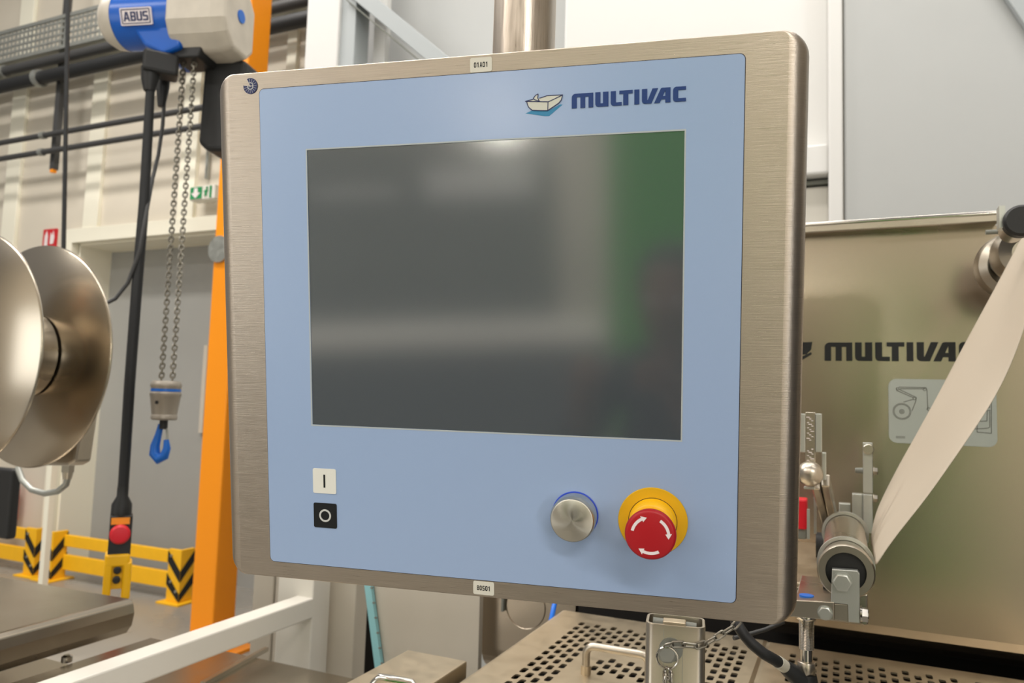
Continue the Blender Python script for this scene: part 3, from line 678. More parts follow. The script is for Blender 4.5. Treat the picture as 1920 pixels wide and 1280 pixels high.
# lower roller
Y0, Y1 = 1.0, 1.34
cn = onY(1586, 1072, Y0); cfa = V((cn.x, Y1, cn.z))
rr = .0315
t = thing('tension_roller', 'short steel film tension roller on an angled bracket beside the panel', 'roller', cn)
MB().lathe([(rr * .72, 0), (rr * .97, 0), (rr * 1.02, .003), (rr * 1.02, .008), (rr * .93, .012), (rr * .93, .05)], cn, Y3, 48, caps=False).build('end_sleeve', m_steel, t)
MB().lathe([(rr * .95, .05), (rr * 1.07, .05), (rr * 1.07, .058), (rr * .95, .058)], cn, Y3, 48, caps=False).build('collar', m_alu, t)
MB().lathe([(rr * .92, .058), (rr * .92, Y1 - Y0 - .02)], cn, Y3, 48).build('roller_tube', m_steel, t)
MB().lathe([(rr * .95, 0), (rr * 1.08, 0), (rr * 1.08, .012), (rr * .95, .012)], V((cn.x, Y1 - .03, cn.z)), Y3, 48, caps=False).build('collar', m_alu, t)
MB().cyl(cn + V((0, .004, 0)), cn + V((0, .006, 0)), rr * .74, 32).build('bearing_seal', m_blackp, t)
# bracket
yb = Y0 - .012
def by(pts, y=None): return [(onY(a_, b_, y or yb).x, onY(a_, b_, y or yb).z) for a_, b_ in pts]
t = thing('roller_bracket', 'stepped light metal bracket with hex bolts holding the tension roller', 'bracket', onY(1560, 1140, yb))
MB().prism(by([(1560, 1067), (1608, 1070), (1612, 1076), (1612, 1168), (1591, 1166), (1590, 1133), (1558, 1130)]), (0, yb, 0), X3, Z3, (0, .012, 0)).build('angle_plate', m_alu, t, bevel=.0008)
MB().prism(by([(1564, 1132), (1590, 1134), (1590, 1166), (1564, 1163)]), (0, yb + .002, 0), X3, Z3, (0, .03, 0)).build('spacer_block', m_steel, t, bevel=.0008)
MB().prism(by([(1480, 1124), (1564, 1128), (1564, 1163), (1480, 1155)]), (0, yb - .001, 0), X3, Z3, (0, .045, 0)).build('clamp_block', m_steel, t, bevel=.001)
mb = MB(); q = onY(1579, 1091, yb); hexbolt(mb, q, -Y3, .0105, .006); mb.build('hex_bolt', m_alu, t)
mb = MB(); q = onY(1547, 1148, yb); hexbolt(mb, q, -Y3, .0078, .006); mb.build('hex_bolt', m_alu, t)
mb = MB(); q = onY(1613, 1151, yb + .006); hexbolt(mb, q, X3, .0085, .009); mb.build('hex_bolt', m_polish, t)
q = onZ(1512, 1119, onY(1512, 1127, yb).z + .001)
MB().cyl(q + V((0, .005, -.001)), q + V((0, .005, .0015)), .0085, 20).build('blue_plug', m_bluehook, t)
a_ = onY(1490, 1145, yb); b_ = onY(1570, 1145, yb)
MB().bb((a_.x, yb + .03, onY(1500, 1128, yb).z - .004), (b_.x, yb + .16, onY(1500, 1128, yb).z)).build('top_plate', m_steel, t, bevel=.001)
MB().prism(by([(1545, 1095), (1562, 1095), (1562, 1122), (1538, 1120)], yb + .09), (0, yb + .09, 0), X3, Z3, (0, .02, 0)).build('black_stop', m_blackp, t)
# rod with nut and sensor
t = thing('proximity_sensor', 'black right-angle sensor connector on a threaded steel rod with hex nut', 'sensor', D(1512, 1260, .99))
rx = onY(1512, 1180, yb + .02)
z_a = onY(1512, 1160, yb + .02).z; z_b = onY(1512, 1216, yb + .02).z; z_c = onY(1512, 1236, yb + .02).z; z_d = onY(1512, 1262, yb + .02).z
mb = MB(); pr = []; z = z_a; k = 0
while z > z_b: pr.append((.0085 + (.0003 if k % 2 else -.0003), z - rx.z)); z -= .0009; k += 1
mb.lathe(pr, V((rx.x, rx.y, rx.z)), Z3, 24).build('threaded_rod', m_polish, t)
MB().cyl((rx.x, rx.y, z_a), (rx.x, rx.y, z_a + .006), .0125, 6).build('nut', m_polish, t)
MB().cyl((rx.x, rx.y, z_c - .002), (rx.x, rx.y, z_b), .0072, 16).build('shank', m_polish, t)
MB().cyl((rx.x, rx.y, z_d), (rx.x, rx.y, z_c - .002), .0115, 6, b=.0006).build('coupling_nut', m_steel, t)
zz = z_d
MB().tube([V((rx.x, rx.y, zz)), V((rx.x, rx.y, zz - .02)), V((rx.x, rx.y, 1.225))], [.0115, .0155, .0155], 20).build('connector_body', m_rubber, t)
h_ = V((rx.x, rx.y, zz - .012))
q = onY(1472, 1250, yb + .005)
MB().tube([h_, h_.lerp(q, .7), q], [.013, .0105, .0085], 16).build('connector_elbow', m_rubber, t)
cp = [q] + [onY(a_, b_, yv) for a_, b_, yv in ((1455, 1238, .97), (1432, 1225, .96), (1410, 1207, .96), (1395, 1190, .96), (1386, 1176, .96), (1378, 1160, .97), (1370, 1140, .98))]
MB().tube(cp, .0068, 14).build('cable', m_rubber, t)
d_ = (cp[1] - q).normalized()
lab = MB().tube([q + d_ * .003, q + d_ * .022], .0076, 16).build('cable_tag', m_sticker, t)
md = cp[0].lerp(cp[1], .75); nv = (CAM - md).normalized(); Mx = frame(md + nv * .0083, (cp[0] - cp[1]).normalized(), nv)
text('tag_lettering', '0129', .0055, m_black, t, Mx, bold=.00008)

# block behind the roller, ruler and arms
t = thing('film_table', 'small brushed steel ledge between the panel edge and tension roller', 'ledge', onY(1500, 1080, 1.3))
a_, b_ = onY(1440, 1085, 1.22), onY(1570, 1088, 1.22); zz = a_.z
c_ = onZ(1500, 1012, zz)
MB().bb((a_.x, 1.22, zz - .006), (b_.x + .04, c_.y, zz)).build('top_sheet', m_steelsoft, t, bevel=.002)
MB().bb((a_.x, 1.222, zz - .05), (b_.x + .04, 1.232, zz - .006)).build('front_lip', m_steel, t, bevel=.002)
RY = 1.22
t = thing('film_guide_scale', 'vertical engraved scale between two pale strips with a steel ball knob below', 'scale', onY(1520, 850, RY))
def rb(a, b, y0_, y1_, nm, m, bev=.001):
    A_, B_ = onY(*a, y0_), onY(*b, y0_); return MB().bb((A_.x, y0_, B_.z), (B_.x, y1_, A_.z)).build(nm, m, t, bevel=bev)
rb((1497, 775), (1510, 848), RY, RY + .012, 'side_strip', m_alu)
rb((1529, 775), (1541, 848), RY, RY + .012, 'side_strip', m_alu)
rb((1510, 772), (1529, 915), RY + .002, RY + .012, 'scale_bar', m_steel)
rb((1541, 848), (1549, 900), RY + .02, RY + .04, 'rear_strip', m_alu)
q = onY(1519, 888, RY - .02)
R_ = .0185
MB().lathe([(R_ * math.sin(PI * k / 14), -R_ * math.cos(PI * k / 14)) for k in range(15)], q, Y3, 28, caps=False).build('ball_knob', m_steel, t)
mb = MB()
for k in range(24):
    q = onY(1515 + (k % 3) * 4, 782 + k * 3.3 if k < 14 else 800 + k * 3.0, RY); mb.box(q + V((0, .0015, 0)), (.0028 if k % 4 else .005, .002, .0011))
mb.build('engraved_mark', m_whiteink, t, kind='stuff')
rb((1507, 912), (1528, 918), RY - .004, RY + .012, 'foot', m_alu)
t = thing('lever_assembly', 'sloping pair of steel arms below the scale leading behind the roller', 'arm', onY(1545, 950, 1.3))
for a_, b_ in (((1530, 905), (1552, 985)), ((1548, 900), (1566, 990))):
    A_, B_ = onY(*a_, 1.26), onY(*b_, 1.45); MB().beam(A_, B_, .012, .02).build('arm', m_steel, t, bevel=.002)
A_ = onY(1553, 985, 1.46); MB().cyl(A_ + V((-.02, 0, -.035)), A_ + V((.03, 0, -.035)), .022, 20).build('pivot', m_blackp, t)
A_, B_ = onY(1513, 1010, 1.30), onY(1516, 955, 1.30)
MB().bb((A_.x, 1.3, A_.z), (A_.x + .004, 1.31, B_.z)).build('pin', m_alu, t)
A_, B_ = onY(1526, 1000, 1.35), onY(1532, 930, 1.35)
MB().bb((A_.x, 1.35, A_.z), (A_.x + .004, 1.36, B_.z)).build('pin', m_alu, t)
t = thing('red_guide', 'red plastic guide piece between the panel edge and the roller', 'guide', onY(1500, 970, 1.32))
A_, B_ = onY(1475, 990, 1.32), onY(1513, 937, 1.32)
MB().bb((A_.x, 1.32, A_.z), (B_.x, 1.36, B_.z)).build('block', m_redb, t, bevel=.003)
A_, B_ = onY(1475, 1008, 1.325), onY(1512, 990, 1.325)
MB().bb((A_.x, 1.325, A_.z), (B_.x, 1.36, B_.z)).build('foot', m_raild, t, bevel=.002)
t = thing('film_station_upright', 'upright flat bar with side bolts standing behind the tension roller', 'bar', onY(1628, 900, 1.4))
UY = 1.38
rb((1618, 829), (1637, 925), UY, UY + .012, 'upright_bar', m_alu)
rb((1618, 926), (1637, 1000), UY + .001, UY + .02, 'lower_bar', m_alu)
rb((1598, 925), (1618, 990), UY + .01, UY + .03, 'side_block', m_alu)
rb((1573, 943), (1595, 985), UY + .03, UY + .05, 'side_block', m_alu)
mb = MB(); q = onY(1628, 842, UY); mb.cyl(q, q - Y3 * .006, .0085, 20, b=.001).build('cap_screw', m_steel, t)
for yy in (883, 934):
    mb = MB(); q = onY(1637, yy, UY + .006); hexbolt(mb, q, X3, .0065, .007); mb.build('hex_bolt', m_steel, t)
q = onY(1618, 882, UY + .006); MB().cyl(q, q - X3 * .012, .005, 12, r1=.004).build('bolt_tail', m_raild, t)

# ------------------------------------------------------------------ perforated covers
def perforated(name, label, o, nx, ny, keep, P, PV, hole, holeV, parts, margin=(.03, .03, .03, .03), lift=.035, m=m_steelsoft):
    """o = back-left corner of hole field (x right, y towards viewer = -Y). real through holes."""
    t = thing(name, label, 'perforated cover', o)
    mb = MB(); th = .0015; r_ = hole / 2; rv = holeV / 2; c = .0028
    def P3(u, v, z=0): return V((o.x + u, o.y - v, o.z + z))
    for i in range(nx):
        off = PV / 2 if i % 2 else 0
        u = (i + .5) * P
        if off: mb.add([P3(u - P / 2, 0), P3(u + P / 2, 0), P3(u + P / 2, off), P3(u - P / 2, off)], [(0, 1, 2, 3)])
        else: mb.add([P3(u - P / 2, ny * PV), P3(u + P / 2, ny * PV), P3(u + P / 2, ny * PV + PV / 2), P3(u - P / 2, ny * PV + PV / 2)], [(0, 1, 2, 3)])
        for j in range(ny):
            v = off + (j + .5) * PV
            if keep(u, v):
                ho = [(-r_ + c, -rv), (r_ - c, -rv), (r_, -rv + c), (r_, rv - c), (r_ - c, rv), (-r_ + c, rv), (-r_, rv - c), (-r_, -rv + c)]
                k_ = P / 2; kv = PV / 2
                out = [(-k_ * .5, -kv), (k_ * .5, -kv), (k_, -kv * .5), (k_, kv * .5), (k_ * .5, kv), (-k_ * .5, kv), (-k_, kv * .5), (-k_, -kv * .5)]
                vs = [P3(u + a, v + b) for a, b in out] + [P3(u + a, v + b) for a, b in ho] + [P3(u + a, v + b, -th * 2) for a, b in ho]
                cs = [P3(u + k_, v - kv), P3(u + k_, v + kv), P3(u - k_, v + kv), P3(u - k_, v - kv)]
                fs = [(q, (q + 1) % 8, 8 + (q + 1) % 8, 8 + q) for q in range(8)] + [(8 + q, 8 + (q + 1) % 8, 16 + (q + 1) % 8, 16 + q) for q in range(8)]
                fs += [(1, 24, 2), (3, 25, 4), (5, 26, 6), (7, 27, 0)]
                mb.add(vs + cs, fs)
            else:
                k_ = P / 2; kv = PV / 2; mb.add([P3(u - k_, v - kv), P3(u + k_, v - kv), P3(u + k_, v + kv), P3(u - k_, v + kv)], [(0, 1, 2, 3)])
    W, H = nx * P, ny * PV + PV / 2; l, r2, bk, fr = margin
    for (u0, v0, u1_, v1_) in ((-l, -bk, W + r2, 0), (-l, H, W + r2, H + fr), (-l, 0, 0, H), (W, 0, W + r2, H)):
        mb.add([P3(u0, v0), P3(u1_, v0), P3(u1_, v1_), P3(u0, v1_)], [(0, 1, 2, 3)])
    ob = mb.build('perforated_sheet', m, t)
    # folded skirts
    s = MB(); e = .012; dr_ = lift
    ring = [(-l, -bk), (W + r2, -bk), (W + r2, H + fr), (-l, H + fr)]
    out = [(-l - e, -bk - e), (W + r2 + e, -bk - e), (W + r2 + e, H + fr + e), (-l - e, H + fr + e)]
    s.loft([[P3(a, b, 0) for a, b in ring], [P3(a * 1 + (x - a) * .6, b + (y - b) * .6, -e * .25) for (a, b), (x, y) in zip(ring, out)], [P3(a, b, -e) for a, b in out], [P3(a, b, -dr_) for a, b in out]], False, False, False)
    s.build('folded_edge', m, t, bevel=0)
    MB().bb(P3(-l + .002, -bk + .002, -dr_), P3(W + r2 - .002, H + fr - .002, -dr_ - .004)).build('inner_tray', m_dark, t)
    return t, P3, W, H
CZ = onY(1650, 1238, 1.55).z
Pp, Pv, Hh, Hv = .0168, .0335, .0108, .0225
o = onZ(1088, 1164, CZ)
ha_ = onZ(1078, 1268, CZ)
def keepL(u, v):   # solid rectangle round the handle
    x, y = o.x + u, o.y - v
    inside = ha_.x - .03 < x < ha_.x + .20 and y < ha_.y + .16
    strip = ha_.x + .005 < x < ha_.x + .20 and ha_.y + .03 < y < ha_.y + .12
    return not inside or strip
tL, PL, WL, HL = perforated('perforated_cover', 'square-holed stainless cover with a bar handle, left of the support post', o, 20, 14, keepL, Pp, Pv, Hh, Hv, None, (.055, .018, .06, .05))
# handle
A_ = onZ(1078, 1268, CZ); 
hA = onY(1078, 1262, .0) if False else None
gz = .045
ya = A_.y + .02
hp = [V((A_.x + .012, ya, CZ)), V((A_.x + .012, ya, CZ + gz * .72))]
for k in range(1, 6):
    a_ = PI / 2 * k / 5; hp.append(V((A_.x + .012 + .014 * (1 - math.cos(a_)), ya, CZ + gz * .72 + .014 * math.sin(a_))))
L_ = .105
for k in range(0, 6):
    a_ = PI / 2 * k / 5; hp.append(V((A_.x + .012 + L_ - .014 + .014 * math.sin(a_), ya, CZ + gz * .72 + .014 * math.cos(a_))))
hp.append(V((A_.x + .012 + L_, ya, CZ)))
MB().tube(hp, .0065, 16).build('handle', m_steel, tL)
MB().cyl((A_.x + .012, ya, CZ), (A_.x + .012, ya, CZ + .014), .0085, 16).build('handle_socket', m_steelsoft, tL)
o = onZ(1478, 1222, CZ)
tR, PR, WR, HR = perforated('perforated_cover', 'square-holed stainless cover at the lower right below the back plate', o, 22, 14,
    lambda u, v: True, .0182, Pv, .0104, Hv, None, (.035, .06, .045, .05))
# plain top cover left of the perforated one
t = thing('top_cover', 'plain pale stainless cover with bright bent handle under the panel', 'machine cover', onZ(765, 1216, CZ))
e0 = onZ(765, 1217, CZ); e1 = onZ(935, 1243, CZ); e2 = onZ(640, 1284, CZ)
xr2 = tL.location.x - .075 - .02
MB().add([e0, V((xr2, e0.y, CZ)), V((xr2, .7, CZ)), V((e2.x + (e2 - e0).x * .8, .7, CZ)), e2] + [q - V((0, 0, .03)) for q in (e0, V((xr2, e0.y, CZ)), V((xr2, .7, CZ)), V((e2.x + (e2 - e0).x * .8, .7, CZ)), e2)],
         [(0, 1, 2, 3, 4), (9, 8, 7, 6, 5), (0, 1, 6, 5), (1, 2, 7, 6), (2, 3, 8, 7), (3, 4, 9, 8), (4, 0, 5, 9)]).build('cover_sheet', m_steelsoft, t, bevel=.003)
q0 = D(690, 1292, 1.12); q1 = D(712, 1271, 1.12); q2 = D(770, 1280, 1.12)
MB().tube([V((q0.x, q0.y, CZ)), q0.lerp(q1, .6), q1, q1.lerp(q2, .3), q2, V((q2.x + .02, q2.y, CZ))], .007, 14).build('handle', m_polish, t)
t = thing('sheet_cover', 'dark satin sheet cover below the white rail at the bottom', 'machine cover', onZ(600, 1260, 1.0))
zc_ = 1.02
e0 = onZ(690, 1262, zc_); e1 = onZ(500, 1236, zc_)
MB().bb((max(e1.x - .35, x1_ + .125), .5, zc_ - .02), (e0.x + .1, e1.y, zc_)).build('sheet', m_tray, t, bevel=.003)
A_, B_ = onZ(380, 1282, zc_ + .004), onZ(500, 1216, zc_ + .004)
MB().beam(A_, B_, .012, .01).build('edge_strip', m_steel, t)

# ------------------------------------------------------------------ support post under panel
PP = D(1266, 1172, .80)
yaw = math.radians(-14)
px_ = V((math.cos(.18), math.sin(.18), 0)); py_ = Z3.cross(px_)
t = thing('support_post', 'hollow grey steel post with rounded corners directly under the control panel', 'post', V((PP.x, PP.y, 0)))
def sec(hw, hh_, r_, z): return [V((PP.x, PP.y, z)) + px_ * a + py_ * (b + .02) for a, b in rrect(hw, hh_, r_, 5)]
zt = PP.z
MB().loft([sec(.0315, .0215, .009, 0), sec(.0315, .0215, .009, zt - .0008), sec(.0309, .0209, .0085, zt), sec(.0285, .0185, .0065, zt), sec(.0282, .0182, .0062, zt - .001), sec(.0282, .0182, .0062, zt - .08)], cap1=True).build('tube', m_steel, t)
for k, xx in enumerate((-.012, .008)):
    MB().box(V((PP.x, PP.y, zt - .05)) + px_ * (xx) - py_ * .0016, (.0005, .0004, .09 - k * .03), Matrix((px_, py_, Z3)).transposed()).build('weld_line', m_alu, t)
fz = V((PP.x, PP.y, zt))
MB().cyl(fz + px_ * -.024 + py_ * .012 - Z3 * .004, fz + px_ * .022 + py_ * .012 - Z3 * .006, .0072, 20).build('cross_pin', m_raild, t)
MB().box(fz + px_ * -.001 + py_ * .008 - Z3 * .002, (.024, .016, .010), Matrix((px_, py_, Z3)).transposed()).build('latch_block', m_steelsoft, t, bevel=.001)
def pf(px, py, off=0): return onP(px, py, fz - py_ * (.0025 + off), py_)
mb = MB(); hexbolt(mb, pf(1251, 1224), -py_, .0092, .007); mb.build('hex_bolt', m_alu, t)
MB().cyl(pf(1258, 1217), pf(1258, 1217) - py_ * .0015, .0125, 24).build('washer', m_galv, t)
# safety chain: ring and links
t = thing('safety_chain', 'small steel chain with a split ring hanging on the support post bolt', 'chain', pf(1251, 1230))
def ringat(c, rad, r_, u_, v_, n=28): return MB().tube([c + u_ * math.cos(2 * PI * k / n) * rad + v_ * math.sin(2 * PI * k / n) * rad for k in range(n)], r_, 8, True)
ringat(pf(1251, 1233, .009), .0110, .0010, px_, Z3).build('split_ring', m_polish, t)
pts = [(1247, 1211), (1261, 1208), (1282, 1208), (1305, 1211), (1323, 1206), (1341, 1196), (1357, 1186), (1374, 1176), (1386, 1164)]
for i in range(len(pts) - 1):
    offs = .010 - i * .002
    a_, b_ = pf(*pts[i], offs), pf(*pts[i + 1], offs - .002); ax_ = (b_ - a_).normalized(); L = (b_ - a_).length * 1.22
    sd = (Z3 - ax_ * ax_.z).normalized() if i % 2 else (py_ * .6 + Z3 * .8).cross(ax_).cross(ax_).normalized()
    if i % 2 == 0: sd = (Z3 * .75 - py_ * .65); sd = (sd - ax_ * sd.dot(ax_)).normalized()
    MB().tube(link_pts((a_ + b_) / 2, ax_, sd, L, .0062, 12), .0011, 7, True).build('link', m_chain, t)
for i, (px0, py0) in enumerate(((1251, 1262), (1251, 1278))):
    MB().tube(link_pts(pf(px0, py0, .009), Z3, px_ if i else (px_ * .8 - py_ * .6).normalized(), .0125, .0062, 12), .0011, 7, True).build('link', m_polish, t)
for dx in (-5, 6): MB().tube(link_pts(pf(1251 + dx, 1268, .012), Z3, (px_ * .5 - py_).normalized(), .0125, .006, 12), .001, 7, True).build('link', m_polish, t)
tag(MB().tube([D(1376, 1196, .98), D(1400, 1190, .99), D(1435, 1180, 1.0), D(1470, 1165, 1.0)], .0028, 10).build('cable', m_cable), 'thin grey cable crossing behind the black sensor cable', 'cable')
# pole above the panel
t = thing('support_pole', 'vertical stainless support pole with rounded ribs rising behind the panel top', 'post', D(983, 50, .84))
pq = D(983, 60, .84); rp = .0345
prof_ = []
for k in range(48):
    a_ = 2 * PI * k / 48; rr_ = rp * (1 + (.012 if (k // 3) % 2 else -.012)); prof_.append((math.cos(a_) * rr_, math.sin(a_) * rr_))
z0_, z1_ = pq.z - .25, 4.5
MB().loft([[V((pq.x + a_, pq.y + b_, z)) for a_, b_ in prof_] for z in (z0_, z1_)]).build('pole_tube', m_house, t)

# ------------------------------------------------------------------ control panel
th_ = V((-.0655, .2369, -.0053)); angp = th_.length; kk = th_.normalized()
# rotation in the camera frame (x right, y up, z forward), left-handed bookkeeping as fitted
K = Matrix(((0, -kk.z, kk.y), (kk.z, 0, -kk.x), (-kk.y, kk.x, 0)))
Rc = Matrix.Identity(3) + K * math.sin(angp) + (K @ K) * (1 - math.cos(angp))
ex_ = c2w(Rc @ V((1, 0, 0))); ey_ = c2w(Rc @ V((0, 1, 0))); ez_ = -c2w(Rc @ V((0, 0, 1)))
pc = CAM + c2w(V((-.0243, .0082, .6616)))
PM = Matrix(((ex_.x, ey_.x, ez_.x, pc.x), (ex_.y, ey_.y, ez_.y, pc.y), (ex_.z, ey_.z, ez_.z, pc.z), (0, 0, 0, 1)))
def pl(x, y, h=0): q = onP(x, y, pc + ez_ * h, ez_) - pc; return (q.dot(ex_), q.dot(ey_))
t = thing('control_panel', 'large brushed steel operator panel with blue front, dark screen, knob and stop button', 'control panel', M=PM)
def ploop(hw, hh_, r_, z): return [V((a, b, z)) for a, b in rrect(hw, hh_, max(r_, .0005), 8)]
HW, HH, ax, az, dp = .2675, .2428, .0175, .0030, .0175
RC = .020
def fr_(k, z0_=0, sgn=1):
    s_ = math.sin(k); c_ = 1 - math.cos(k)
    return ploop(HW - ax * (1 - s_), HH - az * (1 - s_), RC * (.28 + .72 * s_), z0_ - sgn * dp * c_)
loops = [fr_(PI / 2 * k / 8) for k in range(9)] + [fr_(PI / 2 * k / 8, -.085, -1) for k in range(8, -1, -1)]
MB().loft(loops).build('housing', m_house, t, True)
MB().loft([ploop(.2177, .2254, .005, -.0004), ploop(.2177, .2254, .005, .0001)]).build('seam', m_gap, t, True)
sc = [pl(576, 282), pl(1284, 245), pl(1276, 824), pl(587, 796)]
sx0, sx1 = (sc[0][0] + sc[3][0]) / 2, (sc[1][0] + sc[2][0]) / 2; sy0, sy1 = (sc[2][1] + sc[3][1]) / 2, (sc[0][1] + sc[1][1]) / 2
def PMz(z): m_ = PM.copy(); m_.translation = pc + ez_ * z; return m_
poly('front_membrane', [rrect(.2170, .2247, .0045), [(sx0, sy0), (sx1, sy0), (sx1, sy1), (sx0, sy1)]], m_blue, t, PMz(.0004), .0004)
poly('screen_border', [[(sx0 - .0012, sy0 - .0012), (sx1 + .0012, sy0 - .0012), (sx1 + .0012, sy1 + .0012), (sx0 - .0012, sy1 + .0012)], [(sx0, sy0), (sx1, sy0), (sx1, sy1), (sx0, sy1)]], mat('border_grey', (176, 182, 182), .5), t, PMz(.0009), .00005)
MB().bb((sx0, sy0, -.0006), (sx1, sy1, .0003)).build('screen', m_screen, t, True)
# logo: traced as flat print on the membrane
def lg(a, b): return pl(960 + a / 5.333, 140 + b / 5.333)
Z1, Z2, Z3_ = PMz(.00095), PMz(.00115), PMz(.00135)
poly('emblem_shadow', [[lg(*p) for p in ((138, 390), (200, 362), (362, 366), (480, 300), (510, 300), (372, 418), (330, 417))]], m_teal, t, Z1, .00005)
poly('emblem_tray', [[lg(*p) for p in ((150, 276), (135, 270), (230, 252), (355, 212), (512, 205), (500, 255), (470, 285), (360, 363), (205, 358), (170, 330))]], m_cream, t, Z2, .00005)
poly('emblem_flap', [[lg(*p) for p in ((270, 268), (228, 257), (215, 243), (225, 220), (262, 196), (262, 240))]], m_cream, t, Z2, .00006)
for l in ([(135, 271), (366, 275), (512, 205)], [(152, 276), (158, 305), (172, 332), (205, 358), (300, 362), (360, 362), (470, 287), (496, 256), (508, 208)], [(363, 275), (360, 362)], [(275, 240), (355, 213), (512, 205)], [(135, 271), (215, 250)],
          [(265, 196), (238, 210), (216, 240), (230, 254), (280, 270)], [(265, 196), (260, 236), (276, 268)]):
    poly('emblem_line', stroke([lg(*p) for p in l], .0007), m_navy2, t, Z3_, .00005)
# word along its own baseline
b0 = lg(600, 342); b1 = lg(1740, 268); t0 = lg(600, 195)
ang = math.atan2(b1[1] - b0[1], b1[0] - b0[0])
hW = math.hypot(b1[0] - b0[0], b1[1] - b0[1]) / 7.6
hR = (lg(820, 182)[1] - lg(820, 328)[1])
Mw = PMz(.00115) @ Matrix.Translation((b0[0], b0[1], 0)) @ Matrix.Rotation(ang, 4, 'Z') @ Matrix.Diagonal((hW / hR, 1, 1, 1))
word(Mw, hR, m_navy, t)
# on / off buttons
def keypad(px, py, m, nm, lb):
    c_ = pl(px, py); k_ = poly(nm, [rrect(.0119, .0119, .0016, 4, *c_)], m, t, PMz(.0011), .00025); k_['label'] = lb; return c_, k_
c_, k_ = keypad(609.5, 901, m_white, 'power_key', 'white key with a bar')
poly('key_symbol', [[(c_[0] - .0009, c_[1] - .0062), (c_[0] + .0009, c_[1] - .0062), (c_[0] + .0009, c_[1] + .0062), (c_[0] - .0009, c_[1] + .0062)]], m_black, k_, PMz(.0015), .0001)
c_, k_ = keypad(611, 965.5, m_black, 'power_key', 'black key with a ring')
poly('key_symbol', [circ(*c_, .0061), circ(*c_, .0044)], m_ltgrey, k_, PMz(.0015), .0001)
# labels
GLYPH = {'A': [[(x * .86, y) for x, y in q_] for q_ in ABUS_[0]], 'S': ABUS_[3],
    '0': [[(.14, 0), (.52, 0), (.66, .16), (.66, .84), (.52, 1), (.14, 1), (0, .84), (0, .16)], [(.2, .2), (.46, .2), (.46, .8), (.2, .8)]],
    '1': [[(.26, 0), (.48, 0), (.48, 1), (.30, 1), (.08, .82), (.08, .64), (.26, .74)]],
    '8': [[(.1, 0), (.56, 0), (.66, .1), (.66, .42), (.58, .5), (.66, .58), (.66, .9), (.56, 1), (.1, 1), (0, .9), (0, .58), (.08, .5), (0, .42), (0, .1)], [(.2, .18), (.46, .18), (.46, .41), (.2, .41)], [(.2, .59), (.46, .59), (.46, .82), (.2, .82)]]}
for (px, py, s_) in ((902, 121.5, '01A01'), (907, 1102, '80S01')):
    c_ = pl(px, py); k_ = poly('tag_label', [rrect(.0098, .0062, .0016, 4, *c_)], m_sticker, t, PMz(.0003), .0002)
    for i_, ch in enumerate(s_):
        poly('letter', [[((i_ - 2) * .00262 + (x - .33) * .0032 + c_[0], (y - .5) * .0044 + c_[1]) for x, y in q_] for q_ in GLYPH[ch]], m_black, k_, PMz(.0006), .00005)
# date sticker
c_ = pl(470, 161.5); rs = .0073
a0_, a1_ = math.radians(172), math.radians(120) + 2 * PI
def wedge(r0, r1): return circ(0, 0, r1, 40, math.radians(-188), math.radians(118), False) + circ(0, 0, r0, 40, math.radians(118), math.radians(-188), False)
Ds = PMz(.0004) @ Matrix.Translation((c_[0], c_[1], 0))
k_ = poly('date_sticker', [wedge(.0006, rs)], m_navy2, t, Ds, .0002)
Ds2 = PMz(.0007) @ Matrix.Translation((c_[0], c_[1], 0))
poly('date_ring', [wedge(rs * .36, rs * .44)], m_ltgrey, k_, Ds2, .00003)
for k in range(14):
    a_ = math.radians(-186 + k * 304 / 13); ca, sa = math.cos(a_), math.sin(a_)
    poly('date_tick', [stroke([(ca * rs * .44, sa * rs * .44), (ca * rs * .9, sa * rs * .9)], .00022)[0]], m_ltgrey, k_, Ds2, .00003)
text('date_lettering', '2019', .0026, m_ltgrey, k_, Ds2 @ Matrix.Translation((.0002, -.0002, 0)), ext=.00003)
# faint round blemish on the bezel corner
# emergency stop
E_ = V((*pl(1224, 976), 0)); zz_ = V((0, 0, 1))
es = MB().lathe([(.0180, .002), (.0200, .0026), (.0198, .0030), (.0192, .0130), (.0178, .0150), (.0150, .0160), (.013, .0160), (.0130, .0250)], E_, zz_, 56).build('emergency_stop', m_yel, t, True)
es['label'] = 'red stop button on a yellow collar'; MW[es.name] = PM.copy()
MB().lathe([(.0150, .0011), (.0290, .0011), (.0293, .0016), (.0288, .0023), (.0202, .0023)], E_, zz_, 64).build('stop_disc', m_yel2, es, True)
MB().lathe([(.0196, .0022), (.0206, .0024)], E_, zz_, 56, caps=False).build('collar_gap', m_gap, es, True)
cap = MB().lathe([(.0135, .0200), (.0165, .0235), (.0182, .0270), (.0190, .0290), (.0200, .0330), (.0206, .0362), (.0204, .0378), (.0196, .0390), (.0180, .0396), (.0, .0396)], E_, zz_, 72).build('stop_cap', m_red, es, True)
Me = PM @ Matrix.Translation((E_.x, E_.y, .0398))
for k in range(3):
    a0_ = math.radians((168, 58, -62)[k]); sw = math.radians(-50)
    r1_, r0_ = .0158, .0134
    arcs = circ(0, 0, r1_, 10, a0_, a0_ + sw, False); arci = circ(0, 0, r0_, 10, a0_ + sw, a0_, False)
    e = a0_ + sw; rm = (r0_ + r1_) / 2; ti = e - math.radians(17)
    head = [((r1_ + .0014) * math.cos(e), (r1_ + .0014) * math.sin(e)), (rm * math.cos(ti), rm * math.sin(ti)), ((r0_ - .0014) * math.cos(e), (r0_ - .0014) * math.sin(e))]
    poly('turn_arrow', [arcs + head + arci], m_whiteink, es, Me, .0001)
